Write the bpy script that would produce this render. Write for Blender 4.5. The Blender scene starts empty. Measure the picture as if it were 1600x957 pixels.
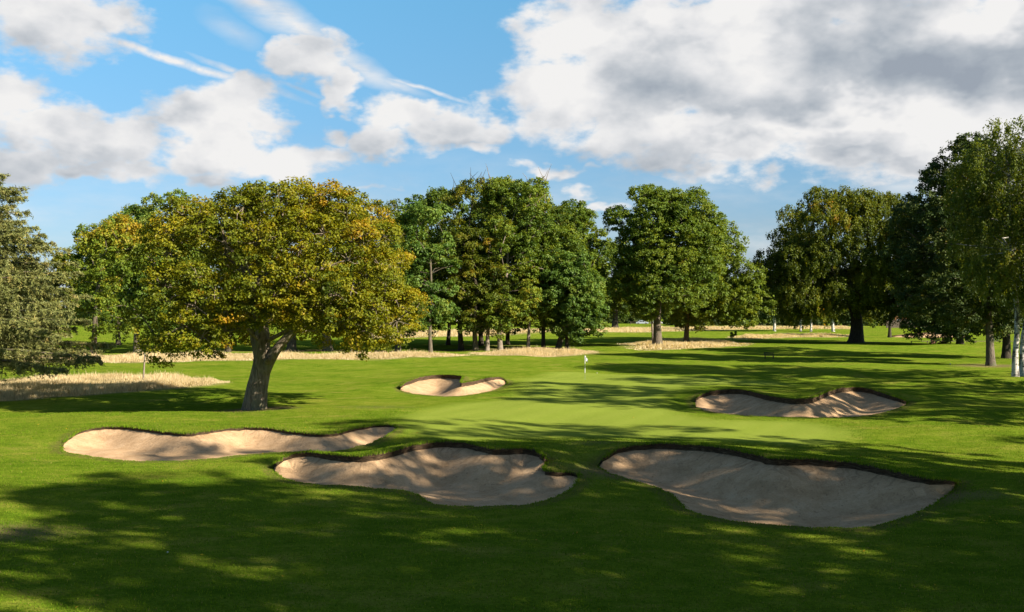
import bpy, math, random
import numpy as np
from mathutils import Vector
from mathutils.geometry import delaunay_2d_cdt
R = math.radians
scn = bpy.context.scene
COL = scn.collection
F, CX, CY, H = 1600.0, 800.0, 478.5, 6.4

# ------------------------------------------------------------------ helpers
def tag(o, label=None, cat=None, group=None, kind=None):
    if label: o['label'] = label
    if cat: o['category'] = cat
    if group: o['group'] = group
    if kind: o['kind'] = kind
    return o
def empty(name, loc=(0, 0, 0)):
    o = bpy.data.objects.new(name, None); COL.objects.link(o); o.location = loc
    o.empty_display_size = 0.5
    return o
def link(name, me, parent=None, mat=None, loc=None):
    o = bpy.data.objects.new(name, me); COL.objects.link(o)
    if mat: me.materials.append(mat)
    if parent: o.parent = parent
    if loc is not None: o.location = loc
    return o
def np_mesh(name, V, Fc, n, smooth=False, attrs=None):
    """V (N,3), Fc (M,n) same-size faces"""
    V = np.asarray(V, dtype=np.float32); Fc = np.asarray(Fc, dtype=np.int32)
    me = bpy.data.meshes.new(name)
    me.vertices.add(len(V)); me.vertices.foreach_set('co', V.ravel())
    me.loops.add(Fc.size); me.loops.foreach_set('vertex_index', Fc.ravel())
    me.polygons.add(len(Fc))
    me.polygons.foreach_set('loop_start', np.arange(0, Fc.size, n, dtype=np.int32))
    me.polygons.foreach_set('loop_total', np.full(len(Fc), n, dtype=np.int32))
    me.polygons.foreach_set('use_smooth', np.full(len(Fc), smooth, dtype=bool))
    for k, (dom, arr) in (attrs or {}).items():
        a = me.attributes.new(k, 'FLOAT', dom); a.data.foreach_set('value', np.asarray(arr, dtype=np.float32))
    me.update(calc_edges=True)
    return me
def W(px, py, h=0.0):
    z = F * (H - h) / (py - CY)
    return ((px - CX) / F * z, z, h)

# ------------------------------------------------------------------ node materials
def new_mat(name):
    m = bpy.data.materials.new(name); m.use_nodes = True
    nt = m.node_tree; nt.nodes.clear()
    return m, nt
def nd(nt, typ, **kw):
    n = nt.nodes.new(typ)
    for k, v in kw.items():
        if k.startswith('i_'): n.inputs[k[2:].replace('_', ' ')].default_value = v
        else: setattr(n, k, v)
    return n
def ramp(nt, stops, fac=None, interp='LINEAR'):
    r = nt.nodes.new('ShaderNodeValToRGB'); cr = r.color_ramp; cr.interpolation = interp
    while len(cr.elements) < len(stops): cr.elements.new(0.5)
    for e, (p, c) in zip(cr.elements, stops):
        e.position = p; e.color = (*c, 1) if len(c) == 3 else c
    if fac is not None: nt.links.new(fac, r.inputs[0])
    return r
def math_(nt, op, a, b=None, clamp=False):
    n = nt.nodes.new('ShaderNodeMath'); n.operation = op; n.use_clamp = clamp
    for i, v in enumerate((a, b)):
        if v is None: continue
        if isinstance(v, (int, float)): n.inputs[i].default_value = v
        else: nt.links.new(v, n.inputs[i])
    return n.outputs[0]
def mixc(nt, fac, a, b, mode='MIX'):
    n = nt.nodes.new('ShaderNodeMix'); n.data_type = 'RGBA'; n.blend_type = mode
    for s, v in ((n.inputs[0], fac), (n.inputs[6], a), (n.inputs[7], b)):
        if isinstance(v, (int, float)): s.default_value = v
        elif isinstance(v, tuple): s.default_value = (*v, 1)
        else: nt.links.new(v, s)
    return n.outputs[2]
def noise(nt, vec, scale, detail=3, rough=0.5, dist=0.0):
    n = nt.nodes.new('ShaderNodeTexNoise'); n.inputs['Scale'].default_value = scale
    n.inputs['Detail'].default_value = detail; n.inputs['Roughness'].default_value = rough
    n.inputs['Distortion'].default_value = dist
    if vec is not None: nt.links.new(vec, n.inputs['Vector'])
    return n.outputs['Fac']
def mapping(nt, vec, scale=(1, 1, 1), rot=(0, 0, 0), loc=(0, 0, 0)):
    n = nt.nodes.new('ShaderNodeMapping'); nt.links.new(vec, n.inputs[0])
    n.inputs['Scale'].default_value = scale; n.inputs['Rotation'].default_value = rot; n.inputs['Location'].default_value = loc
    return n.outputs[0]
def bsdf_out(nt, color, rough=0.8, bump=None, spec=0.3, bstr=0.5, bdist=0.05):
    b = nt.nodes.new('ShaderNodeBsdfPrincipled'); o = nt.nodes.new('ShaderNodeOutputMaterial')
    if not isinstance(color, tuple): color = mixc(nt, 1.0, color, (ALB, ALB, ALB), 'MULTIPLY')
    if isinstance(color, tuple): b.inputs['Base Color'].default_value = (*color, 1)
    else: nt.links.new(color, b.inputs['Base Color'])
    b.inputs['Roughness'].default_value = rough; b.inputs['Specular IOR Level'].default_value = spec
    if bump is not None:
        bn = nt.nodes.new('ShaderNodeBump'); bn.inputs['Strength'].default_value = bstr; bn.inputs['Distance'].default_value = bdist
        nt.links.new(bump, bn.inputs['Height']); nt.links.new(bn.outputs[0], b.inputs['Normal'])
    nt.links.new(b.outputs[0], o.inputs[0])
    return b
def simple(name, c, rough=0.6, nscale=8.0, var=0.25):
    m, nt = new_mat(name); tc = nd(nt, 'ShaderNodeTexCoord').outputs['Object']
    n = noise(nt, tc, nscale, 4)
    col = mixc(nt, n, tuple(x * (1 - var) for x in c), tuple(min(1, x * (1 + var)) for x in c))
    bsdf_out(nt, col, rough, n, 0.3, 0.2, 0.01); return m

ALB = 0.62
def leaf_mat(name, stops, trans=0.42, rough=0.5, ALB=0.95, SP=0.2):
    m, nt = new_mat(name)
    a = nd(nt, 'ShaderNodeAttribute', attribute_name='v').outputs['Fac']
    c = ramp(nt, [(p_, tuple(q_ * ALB for q_ in c_)) for p_, c_ in stops], a).outputs[0]
    b = nt.nodes.new('ShaderNodeBsdfPrincipled'); b.inputs['Roughness'].default_value = rough
    b.inputs['Specular IOR Level'].default_value = SP
    nt.links.new(c, b.inputs['Base Color'])
    t = nt.nodes.new('ShaderNodeBsdfTranslucent')
    tcol = mixc(nt, 1.0, c, (1.35, 1.15, 0.40), 'MULTIPLY'); nt.links.new(tcol, t.inputs[0])
    mx = nt.nodes.new('ShaderNodeMixShader'); mx.inputs[0].default_value = trans
    nt.links.new(b.outputs[0], mx.inputs[1]); nt.links.new(t.outputs[0], mx.inputs[2])
    o = nt.nodes.new('ShaderNodeOutputMaterial'); nt.links.new(mx.outputs[0], o.inputs[0])
    return m
def bark_mat(name, c1, c2, scale=1.0, c3=None):
    m, nt = new_mat(name); tc = nd(nt, 'ShaderNodeTexCoord').outputs['Object']
    v = mapping(nt, tc, (5 * scale, 5 * scale, 1.1 * scale))
    n = noise(nt, v, 1.6, 6, 0.65, 0.6)
    n2 = noise(nt, tc, 0.9, 3)
    col = ramp(nt, [(0.35, c1), (0.62, c2)], n).outputs[0]
    if c3: col = mixc(nt, math_(nt, 'MULTIPLY', ramp(nt, [(0.5, (0, 0, 0)), (0.62, (1, 1, 1))], n2).outputs[0], 0.6), col, c3)
    bsdf_out(nt, col, 0.9, n, 0.15, 0.9, 0.06); return m

MAT = {}
MAT['oak_leaf'] = leaf_mat('oak_leaf', [(0.0, (0.040, 0.065, 0.006)), (0.3, (0.100, 0.130, 0.007)), (0.55, (0.185, 0.200, 0.008)), (0.8, (0.30, 0.255, 0.010)), (1.0, (0.36, 0.20, 0.014))], ALB=0.88)
MAT['green_leaf'] = leaf_mat('green_leaf', [(0.0, (0.036, 0.070, 0.010)), (0.35, (0.085, 0.140, 0.014)), (0.65, (0.155, 0.205, 0.018)), (0.85, (0.24, 0.25, 0.022)), (1.0, (0.33, 0.24, 0.02))])
MAT['lime_leaf'] = leaf_mat('lime_leaf', [(0.0, (0.045, 0.090, 0.016)), (0.4, (0.10, 0.175, 0.025)), (0.7, (0.18, 0.24, 0.038)), (1.0, (0.32, 0.30, 0.05))])
MAT['autumn_leaf'] = leaf_mat('autumn_leaf', [(0.0, (0.040, 0.068, 0.007)), (0.35, (0.095, 0.125, 0.010)), (0.65, (0.17, 0.165, 0.012)), (0.85, (0.25, 0.17, 0.015)), (1.0, (0.34, 0.15, 0.02))])
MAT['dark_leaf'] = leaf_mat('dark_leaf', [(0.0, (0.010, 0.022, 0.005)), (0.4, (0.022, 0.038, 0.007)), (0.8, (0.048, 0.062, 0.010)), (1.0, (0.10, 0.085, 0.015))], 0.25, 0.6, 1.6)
MAT['beech_leaf'] = leaf_mat('beech_leaf', [(0.0, (0.026, 0.045, 0.005)), (0.35, (0.075, 0.105, 0.008)), (0.65, (0.16, 0.18, 0.012)), (0.88, (0.26, 0.18, 0.015)), (1.0, (0.34, 0.16, 0.02))])
MAT['birch_leaf'] = leaf_mat('birch_leaf', [(0.0, (0.038, 0.062, 0.008)), (0.4, (0.095, 0.135, 0.014)), (0.75, (0.17, 0.20, 0.022)), (0.93, (0.20, 0.19, 0.03)), (1.0, (0.50, 0.28, 0.02))])
MAT['needle'] = leaf_mat('needle', [(0.0, (0.055, 0.072, 0.024)), (0.5, (0.155, 0.17, 0.050)), (0.85, (0.24, 0.23, 0.07)), (1.0, (0.27, 0.20, 0.06))], 0.2)
MAT['red_leaf'] = leaf_mat('red_leaf', [(0.0, (0.05, 0.015, 0.012)), (1.0, (0.16, 0.045, 0.03))])
MAT['yellow_leaf'] = leaf_mat('yellow_leaf', [(0.0, (0.09, 0.09, 0.015)), (1.0, (0.30, 0.27, 0.04))])
MAT['oak_bark'] = bark_mat('oak_bark', (0.11, 0.085, 0.06), (0.34, 0.275, 0.20), 1.0, (0.20, 0.20, 0.10))
MAT['bark'] = bark_mat('bark', (0.07, 0.055, 0.04), (0.22, 0.18, 0.13), 1.2, (0.12, 0.13, 0.06))
MAT['pale_bark'] = bark_mat('pale_bark', (0.16, 0.13, 0.10), (0.38, 0.31, 0.24), 1.2)
MAT['dark_bark'] = bark_mat('dark_bark', (0.035, 0.028, 0.02), (0.09, 0.075, 0.05), 1.0)
def birch_bark():
    m, nt = new_mat('birch_bark'); tc = nd(nt, 'ShaderNodeTexCoord').outputs['Object']
    n = noise(nt, mapping(nt, tc, (1.2, 1.2, 5)), 1.4, 5, 0.7, 0.5)
    n2 = noise(nt, mapping(nt, tc, (2.5, 2.5, 1.0)), 1.0, 4, 0.6)
    c = ramp(nt, [(0.40, (0.04, 0.035, 0.03)), (0.47, (0.62, 0.58, 0.52)), (0.8, (0.8, 0.77, 0.72))], n).outputs[0]
    c = mixc(nt, ramp(nt, [(0.52, (0, 0, 0)), (0.6, (1, 1, 1))], n2).outputs[0], c, (0.09, 0.08, 0.065))
    bsdf_out(nt, c, 0.75, n, 0.2, 0.6, 0.03); return m
MAT['birch_bark'] = birch_bark()

# ------------------------------------------------------------------ bunker outlines (traced edge, then placed on the ground)
BUNK = {
 'B1': dict(back=[(95,698),(101,690),(110,683),(125,674),(145,669),(165,667),(196,667),(230,671),(260,675),(291,678),(318,675),(343,671),(383,668),(427,670),(462,675),(501,679),(525,677),(552,670),(585,665),(609,664),(621,668)],
            front=[(606,680),(582,692),(545,702),(515,706),(467,705.5),(434,707.5),(400,710),(375,712),(322,718),(270,721),(207,721),(173,718),(139,713),(112,709),(99,706)],
            hb=0.55, hl=0.0, hr=0.5, lip=0.15, floor=-0.22, D=1.7),
 'B2': dict(back=[(426,731),(432,722),(444,714),(461,708),(488,706),(518,710),(559,713),(589,710),(623,702),(653,694),(687,690),(721,691),(744,695),(771,701),(798,701),(822,700),(839,704),(850,712),(853,722),(852,735),(872,738),(893,738),(906,742)],
            front=[(904,750),(893,764),(869,777),(825,789),(771,791.5),(721,792),(690,790),(667,785),(656,775),(629,767),(596,764),(552,760.5),(501,758),(471,755),(444,748),(430,739)],
            hb=0.95, hl=0.0, hr=0.25, lip=0.27, floor=-0.35, D=2.3),
 'B3': dict(back=[(934,728),(944,716),(960,704),(984,697),(1020,693.5),(1072,694),(1116,698),(1156,704),(1188,712),(1212,717),(1240,716),(1280,718),(1332,722),(1372,730),(1412,740),(1452,748.5),(1480,750),(1496,753)],
            front=[(1492,764),(1472,780),(1436,800),(1388,818),(1336,825),(1280,825),(1200,820),(1140,814),(1100,806),(1076,798),(1060,784),(1048,772),(1020,760),(984,750),(952,740)],
            hb=1.05, hl=0.2, hr=0.35, lip=0.27, floor=-0.40, D=2.8),
 'B4': dict(back=[(1084,629),(1088,621),(1100,614),(1119,610),(1145,608),(1171,610),(1197,617),(1224,621.5),(1250,623.5),(1271,621),(1292,612),(1313,606),(1339,605),(1365,609),(1389,617),(1407,623.5),(1419,629)],
            front=[(1415,634),(1394,642),(1365,648.5),(1323,652.3),(1266,653),(1218,651.6),(1166,649.8),(1126,646),(1100,642),(1087,636.7)],
            hb=0.95, hl=0.1, hr=0.1, lip=0.36, floor=-0.3, D=2.6),
 'B5': dict(back=[(623,609),(626,603),(635,597),(652,590.4),(672,586.8),(693,585.6),(713,586.6),(723.8,588.4),(722.5,593),(720.5,598),(739,595.4),(760,590.4),(777,589),(787,591.2),(793,598)],
            front=[(787,604),(772,610.5),(747,615.5),(722,619),(697,620),(673,618.5),(647,615.8),(628,612)],
            hb=0.85, hl=0.0, hr=0.1, lip=0.34, floor=-0.3, D=2.8),
 'B6': dict(back=[(1385,526),(1400,524),(1420,522),(1440,520),(1460,519),(1480,520),(1500,522),(1520,525)],
            front=[(1500,527.5),(1460,528),(1420,527.6),(1395,527)],
            hb=0.5, hl=0.0, hr=0.0, lip=0.5, floor=-0.2, D=3.0),
}
def resample(P, step):
    P = np.array(P, float); Q = []
    n = len(P)
    for i in range(n):
        p0, p1, p2, p3 = P[(i - 1) % n], P[i], P[(i + 1) % n], P[(i + 2) % n]
        L = np.linalg.norm(p2[:2] - p1[:2]); k = max(1, int(round(L / step)))
        for j in range(k):
            t = j / k
            a = 0.5 * ((2 * p1) + (-p0 + p2) * t + (2 * p0 - 5 * p1 + 4 * p2 - p3) * t * t + (-p0 + 3 * p1 - 3 * p2 + p3) * t ** 3)
            lin = p1 * (1 - t) + p2 * t
            Q.append(0.65 * a + 0.35 * lin)
    return np.array(Q)
RIM = []
for key, b in BUNK.items():
    pts = []
    nb = len(b['back']); nf = len(b['front'])
    arc = np.linspace(0, 1, nb)
    for (x, y), t in zip(b['back'], arc):
        base = b['hl'] * (1 - t) + b['hr'] * t
        s = max(0.0, math.sin(math.pi * t)) ** 0.55
        h = base + (b['hb'] - base) * s
        if key == 'B2' and x > 850: h = 0.45 - (x - 850) / 56 * 0.2
        pts.append((*W(x, y, h), 0.92 * b['lip'] * min(1, 0.25 + 1.6 * s if t > 0.01 else 0.15)))
    for j, (x, y) in enumerate(b['front']):
        t = (j + 1) / (nf + 1)
        h = b['hr'] * max(0, 1 - t * 2.6) + b['hl'] * max(0, (t - 0.62) * 2.6)
        pts.append((*W(x, y, h), 0.03))
    step = 0.28 if key not in ('B6',) else 1.0
    q = resample(pts, step)
    rg = np.random.default_rng(len(q))
    q[:, 0] += rg.normal(0, 0.018, len(q)); q[:, 1] += rg.normal(0, 0.018, len(q)); q[:, 2] += rg.normal(0, 0.010, len(q))
    q[:, 3] *= np.clip(1 + 0.12 * np.sin(np.arange(len(q)) * 0.35) * np.sin(np.arange(len(q)) * 0.11 + 1) + rg.normal(0, 0.08, len(q)), 0.5, 1.5)
    b['P'] = q
    RIM.append(q[:, :3])
RIM = np.vstack(RIM)

# ------------------------------------------------------------------ terrain height field
MOUNDS = [  # px, py, height, radius x, radius y (metres)
 (915, 574, 0.55, 4.5, 2.2), (1085, 575, 0.40, 9, 3), (1312, 590, 0.9, 4.5, 3.0), (1230, 583, 0.45, 6, 2.6),
 (1560, 600, 0.5, 8, 3.5), (1470, 650, 0.35, 5, 3), (1010, 640, 0.22, 12, 5), (845, 585, 0.30, 5, 2.2),
 (1040, 632, 0.35, 4, 2.0), (690, 662, 0.25, 5, 3), (925, 716, 0.6, 2.4, 2.2), (1555, 768, 0.95, 3.0, 1.8), (985, 775, 0.30, 2.2, 1.4), (700, 815, 0.16, 4, 1.2), (1180, 850, 0.2, 4.5, 1.2), (380, 770, 0.16, 4, 1.3), (60, 690, 0.3, 3, 2), (1500, 680, 0.35, 6, 2), (820, 606, 0.35, 3.5, 1.8),
 (1440, 548, 0.8, 30, 4), (1560, 545, 0.7, 20, 4), (600, 730, 0.1, 4, 2), (300, 745, 0.12, 5, 2), (150, 655, 0.2, 7, 3), (870, 523, 0.9, 22, 7), (760, 560, 0.25, 10, 4)]
MW = [(*W(a, b_)[:2], h, rx, ry) for a, b_, h, rx, ry in MOUNDS]
def hbase(x, y):
    z = 0.10 * np.sin(x * 0.21 + 0.6) * np.sin(y * 0.17 + 1.1) + 0.06 * np.sin(x * 0.45 + y * 0.31) + 0.05 * np.sin(x * 0.12 - y * 0.5 + 2)
    z = z + 0.035 * np.sin(x * 0.7 + y * 0.5) * np.sin(y * 0.8 - x * 0.25 + 1) + 0.03 * np.sin(x * 1.1 + 2.2 * np.sin(y * 0.35)) * np.sin(y * 0.9 + 0.5)
    for mx, my, h, rx, ry in MW:
        z = z + h * np.exp(-((x - mx) / rx) ** 2 - ((y - my) / ry) ** 2)
    far = np.clip((y - 170) / 300, 0, 1)
    z = z * (1 - 0.5 * np.clip((y - 40) / 400, 0, 1)) + far * far * 0.6 * np.sin(x * 0.02 + 1)
    return z
def hfield(x, y):
    x = np.asarray(x, float); y = np.asarray(y, float); sh = x.shape
    x = x.ravel(); y = y.ravel(); z = hbase(x, y)
    m = (y > 15) & (y < 250) & (np.abs(x) < 110)
    idx = np.nonzero(m)[0]
    for s in range(0, len(idx), 4000):
        I = idx[s:s + 4000]
        d2 = (x[I, None] - RIM[None, :, 0]) ** 2 + (y[I, None] - RIM[None, :, 1]) ** 2 + 1e-5
        w = d2 ** -1.6
        w0 = 0.40 * np.minimum(1.0, 1.0)
        far = y[I] > 150
        sw = w.sum(1); hv = (w * RIM[None, :, 2]).sum(1)
        w0a = np.where(far, 0.002, 0.32)
        z[I] = (hv + w0a * z[I]) / (sw + w0a)
    return z.reshape(sh)
def gz(x, y): return float(hfield(np.array([x]), np.array([y]))[0])

def inpoly(px, py, poly):
    px = np.asarray(px); py = np.asarray(py); r = np.zeros(px.shape, bool)
    n = len(poly); j = n - 1
    for i in range(n):
        xi, yi = poly[i][0], poly[i][1]; xj, yj = poly[j][0], poly[j][1]
        if yi != yj:
            c = ((yi > py) != (yj > py)) & (px < (xj - xi) * (py - yi) / (yj - yi) + xi)
            r ^= c
        j = i
    return r
def polydist(px, py, poly):
    poly = np.asarray(poly, float)[:, :2]; best = np.full(np.shape(px), 1e9)
    for i in range(len(poly)):
        a = poly[i - 1]; b = poly[i]; ab = b - a; L = (ab ** 2).sum() + 1e-12
        t = np.clip(((px - a[0]) * ab[0] + (py - a[1]) * ab[1]) / L, 0, 1)
        d = np.hypot(px - a[0] - t * ab[0], py - a[1] - t * ab[1]); best = np.minimum(best, d)
    return best

GREEN = [W(*p)[:2] for p in [(640,690),(720,700),(800,694),(900,690),(960,688),(1080,690),(1170,698),(1290,700),(1330,680),(1250,664),(1120,660),(1070,650),(1040,638),(1040,625),(1080,606),(1180,602),(1240,604),(1200,596),(1080,590),(960,586),(880,582),(830,592),(810,604),(812,618),(790,628),(720,634),(660,645),(630,660)]]
GREEN = [(p[0], p[1]) for p in resample([(a, b_, 0) for a, b_ in GREEN], 1.0)]
# long dry grass areas (base outline in the photo's ground positions)
DRY = {
 'near': [(-60, 600), (60, 594), (200, 590), (300, 592), (352, 598), (345, 604), (300, 608), (240, 611), (180, 614), (120, 622), (60, 626), (-60, 630)],
 'mid_left': [(-60, 560), (100, 557), (300, 556), (420, 555), (600, 554), (690, 554), (735, 556), (700, 560), (600, 562), (420, 563.5), (200, 566.5), (60, 568), (-60, 570)],
 'mid_centre': [(742, 551), (800, 549), (880, 548), (912, 549), (930, 551), (900, 555), (850, 557), (790, 557), (745, 556)],
 'mid_right': [(975, 538), (1015, 533), (1080, 531), (1130, 533), (1165, 537), (1150, 542), (1090, 546), (1020, 548), (985, 544)],
 'far_centre': [(560, 520), (700, 518), (870, 516), (1000, 513.5), (1150, 511.8), (1335, 511.5), (1335, 514.5), (1150, 515.5), (1000, 520), (870, 523), (700, 527), (560, 529)],
 'far_right': [(1150, 526), (1250, 524.5), (1330, 525), (1335, 527.5), (1250, 528), (1150, 531)],
}
DRYW = {k: [W(*p)[:2] for p in v] for k, v in DRY.items()}

def attrs_for(x, y):
    ing = inpoly(x, y, GREEN); dg = polydist(x, y, GREEN)
    g = np.clip(0.5 + np.where(ing, dg, -dg) / 2.2, 0, 1)
    dr = np.zeros(x.shape)
    for k, p in DRYW.items():
        i = inpoly(x, y, p); d = polydist(x, y, p); s = 1.5 if k == 'near' else 4.0
        dr = np.maximum(dr, np.clip(0.5 + np.where(i, d, -d) / s, 0, 1))
    # bare soil round the oak foot, worn turf near lips, dried mound
    spots = [(402, 642, 2.2, 1.6, 1.1), (915, 571, 4.0, 1.8, .55), (945, 747, 1.5, 1.6, .6), (1545, 571, 4, 2.5, .8), (640, 559, 12, 3, .5), (590, 640, 4, 3, .30), (930, 716, 1.6, 1.2, .4), (870, 520, 14, 5, .6), (1350, 520, 30, 6, .3), (800, 470+70, 20, 4, .5), (-10, 836, 2.5, 1.4, .6), (721, 547, 5, 2, .9), (770, 547, 7, 2, .8), (850, 545, 8, 2, .7), (1028, 541, 3, 2, .9), (1337, 536, 6, 3, .7), (1587, 597, 2, 1.5, .7), (146, 556, 3, 2, .8), (455, 549, 20, 3, .7), (945, 700, 2.5, 1.5, .5), (1500, 790, 2, 1, .5)]
    so = np.zeros(x.shape)
    for a, b_, rx, ry, s in spots:
        wx, wy, _ = W(a, b_); so = np.maximum(so, s * np.exp(-((x - wx) / rx) ** 2 - ((y - wy) / ry) ** 2))
    rim = np.full(x.shape, 9.0)
    near = (y > 20) & (y < 110) & (np.abs(x) < 70)
    I = np.nonzero(near)[0]
    for s in range(0, len(I), 4000):
        J = I[s:s + 4000]
        rim[J] = np.sqrt(((x[J, None] - RIM[None, :, 0]) ** 2 + (y[J, None] - RIM[None, :, 1]) ** 2).min(1))
    edge = np.clip(1 - rim / 0.8, 0, 1)
    return g, dr, so, edge

# grid lines: fine where the play is, coarse far away
def axis_lines(segs):
    out = [segs[0][0]]
    for a, b_, s in segs:
        n = int(round((b_ - a) / s)); out += [a + (b_ - a) * (i + 1) / n for i in range(n)]
    return np.array(out)
XS = axis_lines([(-2500, -400, 150), (-400, -150, 25), (-150, -60, 5), (-60, -36, 1.0), (-36, 40, 0.4), (40, 60, 1.0), (60, 150, 5), (150, 400, 25), (400, 2500, 150)])
YS = axis_lines([(-600, -100, 50), (-100, 0, 5), (0, 14, 1), (14, 24, 0.4), (24, 96, 0.4), (96, 130, 1.0), (130, 190, 2), (190, 420, 5), (420, 900, 30), (900, 4000, 310)])
print('grid', len(XS), len(YS))
GXX, GYY = np.meshgrid(XS, YS)
nx, ny = len(XS), len(YS)
verts = [np.stack([GXX.ravel(), GYY.ravel()], 1)]
cell_ok = np.ones((ny - 1, nx - 1), bool)
extra_v = []; extra_f = []; base_n = nx * ny
for key in ('B1', 'B2', 'B3', 'B4', 'B5', 'B6'):
    b = BUNK[key]; P = b['P']
    x0, x1 = P[:, 0].min() - 0.9, P[:, 0].max() + 0.9; y0, y1 = P[:, 1].min() - 0.9, P[:, 1].max() + 0.9
    b['box'] = [max(0, np.searchsorted(XS, x0) - 1), np.searchsorted(XS, x1), max(0, np.searchsorted(YS, y0) - 1), np.searchsorted(YS, y1)]
# overlapping boxes are merged into one patch
groups = []
for key, b in BUNK.items():
    box = list(b['box']); keys = [key]
    ch = True
    while ch:
        ch = False
        for g in groups[:]:
            gb = g[0]
            if not (box[1] <= gb[0] or box[0] >= gb[1] or box[3] <= gb[2] or box[2] >= gb[3]):
                box = [min(box[0], gb[0]), max(box[1], gb[1]), min(box[2], gb[2]), max(box[3], gb[3])]
                keys += g[1]; groups.remove(g); ch = True
    groups.append((box, keys))
for (i0, i1, j0, j1), keys in groups:
    cell_ok[j0:j1, i0:i1] = False
    ids = []; pts = []
    for j in range(j0, j1 + 1):
        for i in range(i0, i1 + 1):
            pts.append((XS[i], YS[j])); ids.append(j * nx + i)
    pts = np.array(pts); keep = np.ones(len(pts), bool)
    for k in keys:
        P = BUNK[k]['P']
        d = polydist(pts[:, 0], pts[:, 1], P); ins = inpoly(pts[:, 0], pts[:, 1], P)
        keep &= ~(ins | (d < 0.12))
    vs = [tuple(p) for p in pts[keep]]; vid = list(np.array(ids)[keep]); ed = []
    for k in keys:
        P = BUNK[k]['P']; s = len(vs); n = len(P)
        for p in P: vs.append((p[0], p[1])); vid.append(base_n + sum(len(e) for e in extra_v)); extra_v.append(p[None, :3])
        ed += [(s + a, s + (a + 1) % n) for a in range(n)]
        # ring of verts just outside for a rounded turf edge
    r = delaunay_2d_cdt([Vector(v) for v in vs], ed, [], 0, 1e-6)
    ov, fo, orig = r[0], r[2], r[3]
    cen = np.array([[sum(ov[a][c] for a in f) / 3 for c in (0, 1)] for f in fo])
    bad = np.zeros(len(fo), bool)
    for k in keys: bad |= inpoly(cen[:, 0], cen[:, 1], BUNK[k]['P'])
    mp = []
    for a, o in enumerate(orig):
        if o: mp.append(vid[o[0]])
        else:
            mp.append(base_n + sum(len(e) for e in extra_v)); extra_v.append(np.array([[ov[a][0], ov[a][1], 0.5]]))
    for f, bd in zip(fo, bad):
        if not bd: extra_f.append([mp[a] for a in f])
EX = np.vstack(extra_v)
XY = np.vstack([verts[0], EX[:, :2]])
Z = hfield(XY[:, 0], XY[:, 1]); Z[base_n:] = EX[:, 2]
jj, ii = np.nonzero(cell_ok); a = jj * nx + ii
tri = np.vstack([np.stack([a, a + 1, a + nx + 1], 1), np.stack([a, a + nx + 1, a + nx], 1), np.array(extra_f)])
V3 = np.column_stack([XY, Z])
at_g, at_d, at_s, at_e = attrs_for(XY[:, 0], XY[:, 1])
cen = V3[tri].mean(1)
isg = inpoly(cen[:, 0], cen[:, 1], GREEN)
def submesh(name, sel):
    used = np.unique(tri[sel]); mp = np.full(len(V3), -1); mp[used] = np.arange(len(used))
    return np_mesh(name, V3[used], mp[tri[sel]], 3, True, {'green': ('POINT', at_g[used]), 'dry': ('POINT', at_d[used]), 'soil': ('POINT', at_s[used]), 'edge': ('POINT', at_e[used])})

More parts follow.
